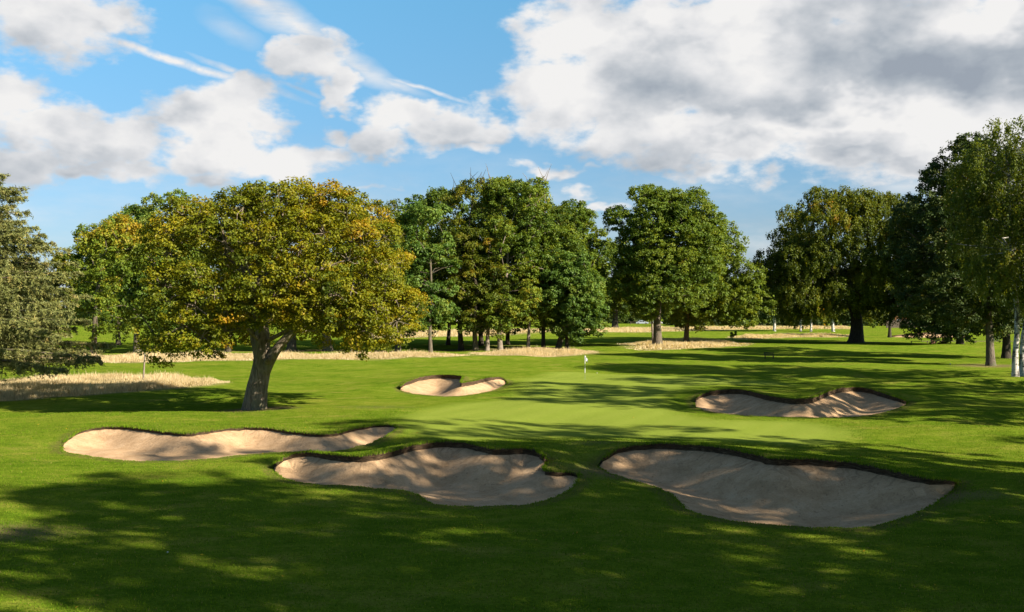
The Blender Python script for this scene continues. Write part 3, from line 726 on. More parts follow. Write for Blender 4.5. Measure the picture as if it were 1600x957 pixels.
# its low right limb and pruned stub
s_ = 64 / 1600
def oakp(px, py, y): return ((px - 397) * 63.2 / F, y, (641 - py) * 63.2 / F)
lim = [(spline([oakp(412, 585, 0), oakp(424, 562, -.2), oakp(440, 540, -.3), oakp(465, 515, -.4), oakp(500, 490, -.8), oakp(540, 470, -1)], 14), np.linspace(0.40, 0.10, 14)),
       (spline([oakp(405, 560, 0), oakp(396, 535, .4), oakp(385, 505, .6), oakp(360, 470, .3)], 10), np.linspace(0.36, 0.11, 10)),
       (spline([oakp(500, 490, -.8), oakp(520, 505, -1.4), oakp(545, 520, -1.8), oakp(565, 530, -2.2)], 8), np.linspace(0.14, 0.04, 8)),
       (spline([oakp(421, 566, -.4), oakp(424, 561, -.9)], 4), np.array([0.24, 0.22, 0.2, 0.02]))]
link('limb', tubes('limb', lim, 10), oak, MAT['oak_bark'])

# --- left and behind the oak
tree('maple with reddish brown top and green skirts, just left of the big oak', 'maple_tree', 146, 557,
     [(112,345),(135,335),(165,330),(195,335),(225,350),(235,400),(232,470),(225,530),(190,528),(175,525),(150,528),(132,505),(118,460),(120,400)], 9, 'green_leaf', 'bark', nl=50, per=5, cr=0.6, size=0.36, seed=2, vmean=0.42,
     vfun=lambda p: 0.5 * np.clip((p[:, 2] - 11.5) / 5, 0, 1), group=None)
tree('bright green tree peering over the left shoulder of the big oak', 'lime_tree', 214, 553,
     [(165,335),(185,322),(200,317),(222,325),(235,305),(262,298),(290,306),(300,330),(330,400),(300,520),(260,530),(210,520),(180,480),(165,400)], 10, 'lime_leaf', 'bark', nl=55, per=5, cr=0.6, size=0.38, seed=3, vmean=0.5, group=None, off=2)
tree('green tree hidden behind the middle of the big oak, slim dark trunk', 'lime_tree', 356, 551,
     [(270,400),(280,340),(330,320),(400,330),(440,380),(440,500),(420,525),(300,525),(275,480)], 8, 'green_leaf', 'dark_bark', nl=40, per=4, cr=0.7, size=0.42, nleaf=20, seed=4, group=None)
tree('green tree behind the right limb of the big oak, thick trunk', 'lime_tree', 455, 549,
     [(400,400),(420,330),(480,320),(540,330),(560,400),(560,500),(530,522),(420,522),(400,480)], 13, 'green_leaf', 'bark', nl=40, per=4, cr=0.7, size=0.42, nleaf=20, seed=5, group=None)
tree('green tree behind the right half of the big oak, pair of trunks', 'lime_tree', 512, 550,
     [(470,400),(490,340),(560,330),(620,345),(640,400),(640,480),(600,525),(500,520),(470,480)], 14, 'green_leaf', 'bark', nl=40, per=4, cr=0.7, size=0.42, nleaf=20, seed=6, group=None)
tree('yellowish green tree at the right edge of the big oak crown', 'lime_tree', 622, 549,
     [(560,400),(565,330),(600,312),(640,310),(668,330),(668,400),(668,500),(655,520),(590,520),(560,480)], 8, 'autumn_leaf', 'bark', nl=42, per=5, cr=0.6, size=0.36, seed=7, group=None)
# --- the middle grove
GROW = 1.10
tree('pale green chestnut filling the gap right of the big oak', 'chestnut_tree', 673, 553,
     [(618,345),(640,315),(665,305),(690,312),(705,350),(710,420),(712,480),(708,505),(695,520),(672,517),(655,522),(640,505),(620,430)], 6, 'lime_leaf', 'bark', nl=55, per=5.5, cr=0.6, size=0.42, seed=8, vmean=0.4, group=None)
tree('tall copper topped tree at the left of the middle grove, dark straight trunk', 'beech_tree', 721, 547,
     [(682,320),(684,295),(700,285),(722,276),(745,280),(765,285),(775,320),(780,400),(780,490),(755,520),(700,522),(688,470),(682,400)], 8, 'autumn_leaf', 'dark_bark', nl=60, per=6, cr=0.55, size=0.34, seed=9, tips=10, vmean=0.28, vfun=lambda p: 0.2 * np.clip((p[:, 2] - 20) / 6, 0, 1), group=None)
tree('tree with yellow flecked crown over the mossy trunk of the middle grove', 'maple_tree', 744, 548,
     [(692,400),(705,370),(740,355),(775,375),(790,420),(790,480),(770,522),(740,522),(705,518),(692,460)], 8, 'autumn_leaf', 'bark', nl=40, per=6, cr=0.5, size=0.32, seed=10, vmean=0.34, group=None, off=-2)
tree('dark trunked tree tucked behind the mossy trunk of the middle grove', 'lime_tree', 752, 541,
     [(720,330),(740,300),(780,290),(800,320),(800,480),(780,500),(730,500),(720,450)], 7, 'green_leaf', 'dark_bark', nl=40, per=5, cr=0.65, size=0.4, seed=11, group=None)
tree('tree with pale smooth trunk in the middle grove, orange tips low down', 'maple_tree', 761, 548,
     [(740,420),(750,370),(780,345),(815,350),(835,400),(835,470),(815,522),(785,526),(750,520)], 6.5, 'green_leaf', 'pale_bark', nl=38, per=6, cr=0.5, size=0.32, seed=12, vmean=0.55, group=None, off=-2)
tree('tallest dark green tree of the middle grove with brown upright tips', 'beech_tree', 782, 548,
     [(745,330),(755,290),(775,280),(793,272),(812,272),(830,270),(848,285),(865,320),(868,400),(860,480),(820,500),(770,505),(745,440)], 7.5, 'green_leaf', 'pale_bark', nl=64, per=6, cr=0.55, size=0.34, seed=13, tips=6, vmean=0.42, vfun=lambda p: 0.25 * np.clip((p[:, 2] - 22) / 6, 0, 1), group=None, off=2)
tree('slender trunked tree at the centre of the grove with olive crown', 'lime_tree', 825, 547,
     [(800,330),(815,285),(840,272),(860,300),(880,320),(890,400),(885,480),(860,518),(815,516),(800,450)], 5, 'autumn_leaf', 'pale_bark', nl=50, per=6, cr=0.55, size=0.34, seed=14, tips=5, vmean=0.28, group=None, off=3)
tree('rounded green tree on a straight dark trunk, right part of the middle grove', 'oak_tree', 849, 546,
     [(845,345),(860,325),(885,312),(910,315),(932,322),(942,340),(940,370),(946,385),(940,420),(938,470),(910,515),(850,515),(840,430)], 6, 'green_leaf', 'dark_bark', nl=58, per=6, cr=0.55, size=0.34, seed=15, vmean=0.42, group=None, off=1)
tree('low skirted bright green chestnut with leaning mossy trunk, last of the middle grove', 'chestnut_tree', 872, 546,
     [(840,430),(850,400),(880,385),(915,395),(930,430),(938,470),(945,505),(935,522),(915,518),(905,540),(880,530),(862,512),(842,500)], 10, 'lime_leaf', 'bark', nl=60, per=7, cr=0.5, size=0.36, seed=16, vmean=0.35, group=None, off=-3,
     trunk=[(872, 0, 546), (876, 0, 530), (884, 0, 505), (888, 0, 470)])
tree('small tree on a dark trunk with bark ridges beside the leaning mossy trunk', 'chestnut_tree', 886, 547,
     [(870,470),(880,430),(905,425),(930,450),(940,490),(930,512),(905,520),(880,512)], 6, 'lime_leaf', 'dark_bark', nl=26, per=7, cr=0.5, size=0.36, seed=17, vmean=0.4, group=None, off=-2)
tree('green tree filling the back of the grove behind the pale green chestnut', 'lime_tree', 700, 541,
     [(600,400),(610,340),(650,308),(690,300),(730,310),(750,360),(750,480),(730,520),(680,524),(620,520),(600,480)], 6, 'green_leaf', 'dark_bark', nl=70, per=4.5, cr=0.65, size=0.4, seed=81, group=None, vmean=.45)
tree('green tree filling the back of the grove behind the pale trunks', 'lime_tree', 793, 540,
     [(720,400),(730,320),(770,288),(820,285),(860,310),(880,380),(880,480),(850,512),(800,518),(740,515),(720,470)], 6, 'green_leaf', 'dark_bark', nl=80, per=4.5, cr=0.65, size=0.4, seed=82, group=None, vmean=.5)
tree('green tree filling the back of the grove behind the leaning trunk', 'lime_tree', 896, 538,
     [(820,400),(840,340),(880,320),(925,325),(945,370),(945,450),(950,500),(920,520),(860,520),(820,500)], 6, 'green_leaf', 'dark_bark', nl=70, per=4.5, cr=0.65, size=0.4, seed=83, group=None, vmean=.5)
tree('green tree in the back row between the maple and the big oak', 'lime_tree', 185, 540,
     [(130,400),(140,355),(175,335),(220,325),(270,330),(280,400),(270,500),(230,525),(150,528),(130,500)], 7, 'green_leaf', 'dark_bark', nl=70, per=4.5, cr=0.65, size=0.4, seed=84, group=None, vmean=.6)
tree('smaller green tree with orange tinted top between the grove and the tall round oak', 'maple_tree', 961, 513,
     [(922,400),(930,378),(955,370),(985,378),(1005,400),(1005,470),(990,495),(960,500),(930,495),(920,450)], 9, 'green_leaf', 'dark_bark', nl=50, per=2.2, cr=1.0, size=0.6, seed=18, vmean=0.48, vfun=lambda p: 0.2 * np.clip((p[:, 2] - 25) / 5, 0, 1), group=None)
tree('tall round headed green oak standing alone right of the flag', 'oak_tree', 1028, 542,
     [(957,345),(960,330),(978,312),(985,298),(1010,291),(1040,290),(1070,297),(1100,308),(1112,330),(1118,380),(1112,430),(1090,480),(1060,500),(1020,500),(985,505),(965,480),(968,420),(975,380)], 13, 'green_leaf', 'bark', nl=100, per=6.5, cr=0.55, size=0.34, seed=19, vmean=0.47, vsd=0.13, group=None)
tree('thin tree right against the left side of the round headed oak trunk', 'lime_tree', 1021, 541,
     [(985,440),(1000,420),(1030,425),(1040,460),(1030,495),(1000,500),(985,480)], 4, 'green_leaf', 'pale_bark', nl=16, per=6, cr=0.55, size=0.34, seed=20, group=None)
tree('broad dark green tree sloping down to the right beside the round headed oak', 'oak_tree', 1072, 537,
     [(1050,420),(1075,370),(1110,345),(1135,352),(1152,372),(1155,400),(1175,420),(1190,450),(1195,480),(1185,505),(1150,512),(1125,505),(1110,515),(1080,512),(1050,510),(1040,470)], 8, 'green_leaf', 'bark', nl=84, per=4.5, cr=0.65, size=0.38, seed=21, vmean=0.55, vsd=0.12, group=None,
     trunk=[(1072, 0, 537), (1073, 0, 515), (1075, 0, 490), (1080, 0, 460), (1090, 0, 430)])
tree('tiny dark sapling standing alone in the far rough grass', 'sapling', 1145, 531, [(1141,529),(1140,520),(1143,513),(1147,513),(1150,520),(1149,529)], 1.0, 'green_leaf', 'dark_bark', nl=6, rl=(0.2, .3), per=20, cr=0.16, nleaf=20, size=0.25, seed=22, group=None)
# --- right side
GROW = 1.03
for i, (bx, by, tw, leaf, poly, lab) in enumerate([
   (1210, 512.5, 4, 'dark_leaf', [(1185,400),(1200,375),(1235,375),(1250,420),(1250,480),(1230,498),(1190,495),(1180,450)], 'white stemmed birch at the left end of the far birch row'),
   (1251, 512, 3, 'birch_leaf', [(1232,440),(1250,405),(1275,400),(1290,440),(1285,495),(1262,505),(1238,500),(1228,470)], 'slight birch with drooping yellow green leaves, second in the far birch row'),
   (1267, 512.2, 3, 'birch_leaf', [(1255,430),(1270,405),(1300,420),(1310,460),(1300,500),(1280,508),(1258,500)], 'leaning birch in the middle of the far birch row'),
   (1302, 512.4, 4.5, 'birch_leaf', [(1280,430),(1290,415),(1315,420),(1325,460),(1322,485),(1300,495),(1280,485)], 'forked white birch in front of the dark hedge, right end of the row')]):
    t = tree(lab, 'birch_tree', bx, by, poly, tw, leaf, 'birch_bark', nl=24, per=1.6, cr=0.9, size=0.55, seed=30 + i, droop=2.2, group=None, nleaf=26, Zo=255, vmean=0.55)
tree('great spreading beech with broad trunk and golden drooping crown', 'beech_tree', 1337, 536,
     [(1178,410),(1195,378),(1218,372),(1222,340),(1235,310),(1262,300),(1290,300),(1315,294),(1345,300),(1380,303),(1410,310),(1422,340),(1420,400),(1418,470),(1400,500),(1370,505),(1345,490),(1310,485),(1290,505),(1255,508),(1225,500),(1200,480),(1180,450)], 21, 'beech_leaf', 'dark_bark', depth=11, nl=150, rl=(1.8, 3.2), per=5.2, cr=0.6, size=0.36, seed=24, droop=1.3, vmean=0.34, vsd=0.15, group=None,
     vfun=lambda p: 0.13 * np.clip((p[:, 2] - 17) / 6, 0, 1), hang=0.5, ttop=0.4)
tree('slim dark trunked tree between the great beech and the dark thicket', 'lime_tree', 1390, 528,
     [(1360,430),(1380,400),(1420,405),(1435,440),(1430,490),(1400,500),(1370,490)], 5, 'dark_leaf', 'dark_bark', nl=30, per=4, cr=0.7, size=0.4, seed=25, group=None)
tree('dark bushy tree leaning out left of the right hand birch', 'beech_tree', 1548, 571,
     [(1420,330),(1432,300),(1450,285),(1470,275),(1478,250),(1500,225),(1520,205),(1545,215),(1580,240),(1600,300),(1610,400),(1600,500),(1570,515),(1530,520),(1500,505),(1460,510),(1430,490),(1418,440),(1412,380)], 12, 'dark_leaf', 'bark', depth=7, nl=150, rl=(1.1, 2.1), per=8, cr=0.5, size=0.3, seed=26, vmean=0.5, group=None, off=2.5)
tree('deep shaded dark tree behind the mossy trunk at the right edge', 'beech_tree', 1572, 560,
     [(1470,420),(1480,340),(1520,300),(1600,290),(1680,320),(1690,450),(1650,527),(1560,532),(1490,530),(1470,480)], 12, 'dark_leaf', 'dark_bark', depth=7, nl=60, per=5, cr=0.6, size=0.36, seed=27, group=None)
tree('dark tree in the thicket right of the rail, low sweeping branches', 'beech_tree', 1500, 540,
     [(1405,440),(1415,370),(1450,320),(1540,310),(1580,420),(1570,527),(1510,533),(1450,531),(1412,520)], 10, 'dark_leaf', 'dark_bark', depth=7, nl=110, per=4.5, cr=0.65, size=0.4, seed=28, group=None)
def birv(p): return 0.30 * (np.sin(p[:, 0] * 1.9 + 2) * np.sin(p[:, 2] * .8 + p[:, 1]) > 0.93)
tree('tall weeping birch with peeling white trunk at the right edge', 'birch_tree', 1587, 598,
     [(1492,340),(1488,300),(1495,260),(1512,240),(1528,215),(1535,195),(1555,182),(1575,178),(1595,195),(1625,210),(1660,260),(1680,350),(1680,470),(1640,500),(1610,480),(1585,500),(1560,470),(1545,500),(1525,470),(1508,420),(1498,380)], 9, 'birch_leaf', 'birch_bark', depth=5.0, nl=130, rl=(0.9, 1.65), per=9.5, cr=0.33, nleaf=30, size=0.20, seed=29, droop=1.7, hang=0.7, vfun=birv, vmean=0.42, group=None,
     trunk=[(1587, 0, 598), (1586, 0, 560), (1590, 0, 500), (1584, 0, 440), (1580, 0, 380), (1578, 0, 320), (1572, 0, 230)])
tree('second slimmer birch stem close behind the weeping birch', 'birch_tree', 1598, 591,
     [(1580,420),(1590,330),(1640,300),(1700,340),(1700,460),(1660,500),(1600,490)], 9, 'birch_leaf', 'birch_bark', depth=4, nl=40, rl=(0.9, 1.5), per=7, cr=0.35, nleaf=24, size=0.22, seed=31, droop=1.5, hang=.7, group=None, off=1)

# --- the blue green conifer at the left edge
def conifer():
    rng = np.random.default_rng(77)
    Zd = 72.0; X = (-75 - CX) / F * Zd; g = gz(X, Zd); s = Zd / F
    root = empty('spruce_tree', (X, Zd, g)); tag(root, 'shaggy grey green conifer cut by the left edge of the picture', 'tree')
    Ht = 18.5; segs = [(spline([(0, 0, -.3), (0.1, 0, 6), (0, 0.1, 12), (0, 0, Ht)], 14), flare(14, 0.5, 0.05, 1.5))]
    pos = []; axs = []; val = []
    z = 2.7
    while z < Ht - 0.3:
        k = 7 if z < 14 else 5
        f = (z / Ht)
        L0 = 11.3 * (1 - f) ** 0.62 + 0.4
        a0 = rng.uniform(0, 6.28)
        for i in range(k):
            a = a0 + i * 6.283 / k + rng.normal(0, .2); L = L0 * rng.uniform(0.72, 1.12)
            rise = 0.20 * L * (0.35 + f); dr = 0.16 * L * (1.2 - f)
            u = np.linspace(0, 1, 9)
            c = np.stack([np.cos(a) * L * u, np.sin(a) * L * u, z + rise * u * 1.4 - (dr + rise * 0.9) * u ** 2 + 0.3 * u ** 4 * L * .3], 1)
            c[:, :2] += rng.normal(0, .08, (9, 2))
            segs.append((c, np.linspace(0.11 * (1 - f) + .03, 0.012, 9)))
            ns = int(L * 9)
            t = rng.uniform(0.15, 1, ns) ** 0.7; idx = t * 8; i0 = np.clip(idx.astype(int), 0, 7); fr_ = (idx - i0)[:, None]
            p = c[i0] * (1 - fr_) + c[i0 + 1] * fr_
            out = np.array([math.cos(a), math.sin(a), 0.0]); lat = np.array([-math.sin(a), math.cos(a), 0.0])
            sd = rng.choice([-1, 1], ns)[:, None]
            ln = (0.35 + 1.1 * (1 - t) * (0.3 + L / 9))[:, None] * rng.uniform(0.7, 1.2, (ns, 1))
            dirn = out * 0.55 + lat * sd * rng.uniform(.3, 1, (ns, 1)) + np.array([0, 0, 1.0]) * rng.uniform(-.75, .25, (ns, 1)); dirn /= np.linalg.norm(dirn, axis=1)[:, None]
            for q in range(ns):
                m = int(13 + 20 * ln[q, 0]); tt = rng.uniform(0, 1, (m, 1))
                pp = p[q] + dirn[q] * ln[q] * tt + np.array([0, 0, -0.35]) * ln[q] * tt ** 2
                ad = dirn[q] + rng.normal(0, .55, (m, 3))
                pos.append(pp + rng.normal(0, .06, (m, 3))); axs.append(ad); val.append(np.full(m, rng.normal(.45, .17)) + rng.normal(0, .1, m) + 0.1 * tt[:, 0])
        z += 0.50 + 0.1 * rng.uniform()
    pos = np.vstack(pos); axs = np.vstack(axs); val = np.concatenate(val)
    print('needles', len(pos))
    me = leaves('crown', pos, rng.normal(0, 1, pos.shape) + np.array([0, 0, .6]), 0.26, rng, val, 0.22, axs)
    link('trunk', tubes('trunk', segs, 6), root, MAT['bark']); link('crown', me, root, MAT['needle'])
conifer()

# --- trees beyond, filling the skyline and the dark under-storey
bg = []
for i, (w_, leaf) in enumerate([(60, 'green_leaf'), (70, 'dark_leaf'), (52, 'autumn_leaf')]):
    hw = w_ / 2
    t = tree('x', 'broadleaf_tree', 800, 505, [(800 - hw, 490), (800 - hw, 450), (800 - hw * .8, 425), (800 - hw * .3, 408), (800 + hw * .4, 410), (800 + hw * .9, 430), (800 + hw, 470), (800 + hw * .9, 498), (800, 500), (800 - hw * .9, 499)],
             3, leaf, 'dark_bark', nl=60, per=2.2, cr=1.25, size=0.95, nleaf=26, shellmin=.3, seed=50 + i, group='far boundary trees')
    bg.append(t)
spots = [(-30, 380, 1.2), (40, 400, 1.1), (105, 370, 1.1), (165, 390, 1.15), (240, 400, 1.0), (310, 380, 1.0), (380, 390, 1.1), (450, 380, 1.1), (520, 390, 1.05), (585, 385, 1.0), (645, 400, 1.0), (700, 420, 1.0),
         (760, 420, 1.0), (830, 410, 1.05), (890, 400, 1.1), (935, 390, 1.0), (985, 385, 0.85), (1040, 390, 0.9), (1085, 380, 0.9), (1130, 385, .85), (1168, 400, 0.75), (1200, 385, 0.85), (1245, 390, 0.9), (1290, 385, .95), (1340, 390, 1.0), (1430, 390, 1.1), (1480, 380, 1.15), (1540, 390, 1.2), (1610, 385, 1.2)]
WHERE = ['behind the conifer', 'left of the maple', 'behind the maple', 'behind the left lime', 'behind the oak left side', 'behind the oak', 'behind the oak trunk', 'behind the oak right limb', 'behind the oak right side', 'behind the oak edge', 'behind the chestnut', 'behind the copper topped tree',
         'behind the pale trunk', 'behind the grove centre', 'behind the leaning trunk', 'left of the orange tinted tree', 'right of the orange tinted tree', 'behind the round headed oak', 'right of the round headed oak', 'behind the sloping tree', 'above the gap left of the birches', 'behind the first birch', 'behind the second birch', 'behind the forked birch', 'behind the great beech', 'above the brick house', 'behind the dark thicket', 'behind the mossy trunk', 'behind the weeping birch']
for i, ((px, zd, sc), wh) in enumerate(zip(spots, WHERE)):
    src = bg[i % 3]; X = (px - CX) / F * zd
    lab = ('mid green', 'dark green', 'olive brown')[i % 3] + ' boundary tree far off, ' + wh
    if i < 3: src.location = (X, zd, 0); src.scale = (sc, sc, sc); src['label'] = lab
    else: dup(src, (X, zd, 0), i * 1.3, sc, lab)

# --- the wood to the right and behind the camera that shades the foreground
sh = []
for i in range(2):
    t = tree('x', 'broadleaf_tree', 1500 + i, 560, [(1410,470),(1400,400),(1420,340),(1470,300),(1530,300),(1580,340),(1600,400),(1590,470),(1550,500),(1450,500)],
             10, 'green_leaf', 'bark', nl=43, per=1.8, cr=0.6, size=0.40, nleaf=20, seed=70 + i, group='trees outside the right edge')
    sh.append(t)
ORD = 'first second third fourth fifth sixth seventh eighth ninth tenth eleventh twelfth thirteenth fourteenth'.split()
QS = [(29,-17,1.4),(17,-16,1.35),(40,-17,1.35),(67,-9,1.4),(84,-8,1.2),(101,-3,1.0),(6,-15,1.35),(-6,-14,1.2),(24,-32,1.5),(35,-33,1.5),(12,-30,1.4),(74,-26,1.3),(52,-32,0.95)]
SH = [(.518 * q - .855 * t_, .855 * q + .518 * t_, sc, ORD[i_]) for i_, (q, t_, sc) in enumerate(QS)]
for i, (x, y, sc, o_) in enumerate(SH):
    lab = o_ + ' broadleaf tree of the wood just outside the right edge, shading the foreground'
    loc = (x, y, gz(x, y))
    if i < 2: sh[i].location = loc; sh[i].scale = (sc,) * 3; sh[i]['label'] = lab
    else: dup(sh[i % 2], loc, i * 2.1, sc, lab)

# ------------------------------------------------------------------ shrubs
def shrub(label, px, py, w, h, leaf, seed, kind='shrub', size=0.4, dz=None):
    rng = np.random.default_rng(seed); X, Zd, _ = W(px, py); s = Zd / F; g = gz(X, Zd)
    root = empty(kind, (X, Zd, g)); tag(root, label, 'shrub')
    wm, hm = w * s, h * s; n = max(5, int(wm / hm * 5)); lob = []
    for i in range(n): lob.append([rng.uniform(-.5, .5) * (wm - hm * .6), rng.uniform(-.3, .3) * hm, hm * rng.uniform(.4, .6), hm * rng.uniform(.38, .5)])
    me, _ = foliage(np.array(lob), rng, 9 / max(hm, .8), 0.16 * hm, 30, size)
    st = [(np.array([(0, 0, -.1), (l[0] * .4, l[1] * .4, l[2] * .5), l[:3]]), np.array([.08, .06, .03])) for l in lob]
    link('stem', tubes('stem', st, 5), root, MAT['dark_bark']); link('foliage', me, root, MAT[leaf])
shrub('clipped purple red round bush in the distance behind the grove', 799, 510.5, 12, 9, 'red_leaf', 1)
shrub('clipped yellow green round bush beside the purple one in the distance', 809, 510.5, 10, 8, 'yellow_leaf', 2)
shrub('small green bush right of the yellow green one in the distance', 816, 510.3, 7, 6, 'lime_leaf', 3)
shrub('reddish bush behind the pair of clipped bushes', 811, 506.5, 14, 10, 'red_leaf', 4)
shrub('olive bush beside the pale house in the distance', 707, 509, 14, 9, 'yellow_leaf', 5)
shrub('bright green shrub right of the great beech trunk', 1364, 513, 16, 16, 'green_leaf', 6)

# ------------------------------------------------------------------ hedge, houses, fence, cars
def box(bm_v, bm_f, x0, x1, y0, y1, z0, z1):
    b_ = len(bm_v); bm_v += [(x0, y0, z0), (x1, y0, z0), (x1, y1, z0), (x0, y1, z0), (x0, y0, z1), (x1, y0, z1), (x1, y1, z1), (x0, y1, z1)]
    bm_f += [tuple(b_ + q for q in f) for f in [(0, 3, 2, 1), (4, 5, 6, 7), (0, 1, 5, 4), (1, 2, 6, 5), (2, 3, 7, 6), (3, 0, 4, 7)]]
class MB:
    def __init__(s): s.v = []; s.f = []
    def box(s, *a): box(s.v, s.f, *a); return s
    def build(s, name, mat, parent=None, bevel=0.0):
        me = np_mesh(name, np.array(s.v), np.array(s.f), 4) if all(len(f) == 4 for f in s.f) else None
        if me is None:
            me = bpy.data.meshes.new(name); me.from_pydata(s.v, [], s.f); me.update()
        o = link(name, me, parent, mat)
        if bevel:
            m = o.modifiers.new('bevel', 'BEVEL'); m.width = bevel; m.segments = 2
        return o
MAT['brick'] = simple('brick', (0.42, 0.17, 0.08), 0.85, 3); MAT['render'] = simple('render', (0.75, 0.68, 0.62), 0.8, 2, .1)
MAT['roof'] = simple('roof_tiles', (0.20, 0.12, 0.09), 0.8, 6); MAT['glass'] = simple('window_glass', (0.05, 0.07, 0.09), 0.1, 2); MAT['white'] = simple('white_paint', (0.8, 0.8, 0.78), 0.5, 4, .06)
MAT['timber'] = simple('weathered_timber', (0.13, 0.10, 0.07), 0.85, 5, .4); MAT['terracotta'] = simple('sand_box_paint', (0.50, 0.24, 0.15), 0.7, 5)
MAT['black'] = simple('black_rubber', (0.02, 0.02, 0.02), 0.7, 5); MAT['steel'] = simple('car_paint', (0.45, 0.52, 0.60), 0.25, 1, .05); MAT['grey'] = simple('grey_metal', (0.25, 0.25, 0.26), 0.4, 5)
def house(px, py, label, wall, w=12, h=5.5):
    X, Zd, _ = W(px, py); root = empty('house', (X, Zd, 0)); tag(root, label, 'house')
    MB().box(-w / 2, w / 2, 0, 8, -.2, h).build('wall', MAT[wall], root)
    m = MB(); m.v = [(-w / 2 - .4, -.4, h), (w / 2 + .4, -.4, h), (w / 2 + .4, 8.4, h), (-w / 2 - .4, 8.4, h), (-w / 2 - .4, 4, h + 3.5), (w / 2 + .4, 4, h + 3.5)]
    m.f = [(0, 1, 5, 4), (2, 3, 4, 5), (0, 4, 3), (1, 2, 5), (0, 3, 2, 1)]; rf = m.build('roof', MAT['roof'], root)
    MB().box(w / 2 - 2, w / 2 - 1, 3.5, 4.5, h + 2, h + 4.6).build('chimney', MAT['brick'], rf)
    for x in (-w * .3, 0, w * .3):
        for z in (0.9, 3.4):
            f = MB().box(x - .75, x + .75, -.06, -.01, z, z + 1.3).build('window', MAT['white'], root)
            MB().box(x - .63, x - .04, -.09, -.062, z + .1, z + 1.2).box(x + .04, x + .63, -.09, -.062, z + .1, z + 1.2).build('pane', MAT['glass'], f)
    d = MB().box(w * .15 - .5, w * .15 + .5, -.06, -.01, 0, 2.1).build('door', MAT['timber'], root)
house(1405, 508, 'orange brick house glimpsed between dark trunks at far right', 'brick', 14, 6)
house(698, 505, 'pale rendered house glimpsed through the middle grove', 'render', 9, 5)
house(800, 503, 'pale house with blue grey shade behind the clipped bushes', 'render', 12, 5)
def fence(px0, px1, py, h, label, rails):
    X0, Zd, _ = W(px0, py); X1 = W(px1, py)[0]; root = empty('fence', (X0, Zd, gz(X0, Zd))); tag(root, label, 'fence')
    L = X1 - X0; n = max(2, int(L / 2.5))
    for i in range(n + 1):
        x = L * i / n; MB().box(x - .06, x + .06, -.06, .06, -.3, h).build('post', MAT['timber'], root)
    if rails:
        for z in rails:
            MB().box(-.05, L + .05, -.10, -.063, z - .05, z + .05).build('rail', MAT['timber'], root)
    else:
        m = MB(); nb = int(L / .16)
        for i in range(nb): m.box(L * i / nb + .004, L * (i + 1) / nb - .004, -.10 - .01 * (i % 2), -.065, 0, h - .05)
        m.build('board_panel', MAT['timber'], root)
fence(1385, 1450, 512.3, 2.3, 'tall boarded garden fence in front of the orange brick house', None)
fence(1424, 1600, 536.5, 0.42, 'low timber rail beside the path under the dark trees', [0.36])
fence(985, 1150, 508.5, 1.1, 'low post and rail fence in front of the far parked cars', [0.4, 0.9])
MAT['hedge'] = MAT['dark_leaf']
def hedge(px0, px1, py, hm, label, seed):
    rng = np.random.default_rng(seed); X0, Zd, _ = W(px0, py); X1 = W(px1, py)[0]; L = X1 - X0
    root = empty('hedge', (X0, Zd, 0)); tag(root, label, 'hedge'); n = int(L / 1.6); lob = np.array([[L * (i + .5) / n, rng.normal(0, .4), z, rng.uniform(1.2, 1.7)] for i in range(n) for z in np.arange(.9, hm, 1.4)])
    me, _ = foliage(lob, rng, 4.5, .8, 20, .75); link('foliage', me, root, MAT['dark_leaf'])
    link('stem', tubes('stem', [(np.array([(l[0], 0, -.2), (l[0], 0, l[2])]), np.array([.15, .1])) for l in lob], 4), root, MAT['dark_bark'])
hedge(900, 1000, 506.8, 5.5, 'dark hedge behind the low post and rail fence', 1)
hedge(1040, 1390, 509.5, 5.5, 'long dark hedge behind the far birch row', 2)
hedge(-40, 330, 508, 5, 'dark hedge far off behind the left hand trees', 3)
hedge(330, 690, 508, 5, 'dark hedge far off behind the big oak', 4)
def car(px, py, label, paint):
    X, Zd, _ = W(px, py); root = empty('parked_car', (X, Zd, 0)); tag(root, label, 'car', 'cars parked behind the far fence')
    prof = [(-2.1, .35), (-2.15, .75), (-1.9, .95), (-1.5, 1.0), (-0.9, 1.42), (0.7, 1.45), (1.3, 1.0), (2.0, .85), (2.15, .6), (2.1, .35)]
    n = len(prof); v = [(x, y, z) for y in (-.85, .85) for x, z in prof]
    f = [tuple(range(n)), tuple(range(2 * n - 1, n - 1, -1))] + [(i, i + n, (i + 1) % n + n, (i + 1) % n) for i in range(n)]
    me = bpy.data.meshes.new('body'); me.from_pydata(v, [], f); me.update(); b_ = link('body', me, root, MAT[paint]); md = b_.modifiers.new('b', 'BEVEL'); md.width = .06
    MB().box(-.95, -.1, -.865, -.852, 1.0, 1.33).box(0, .75, -.865, -.852, 1.0, 1.33).build('window', MAT['glass'], root)
    for x in (-1.35, 1.35):
        for y in (-.80, .80):
            w_ = link('wheel', tubes('wheel', [(np.array([(x, y - .12, .32), (x, y - .11, .32), (x, y + .11, .32), (x, y + .12, .32)]), np.array([.01, .32, .32, .01]))], 16), root, MAT['black'])
car(1003, 507.5, 'silver blue parked car behind the far fence, left one', 'steel'); car(1026, 507.3, 'white parked car behind the far fence, right one', 'white')

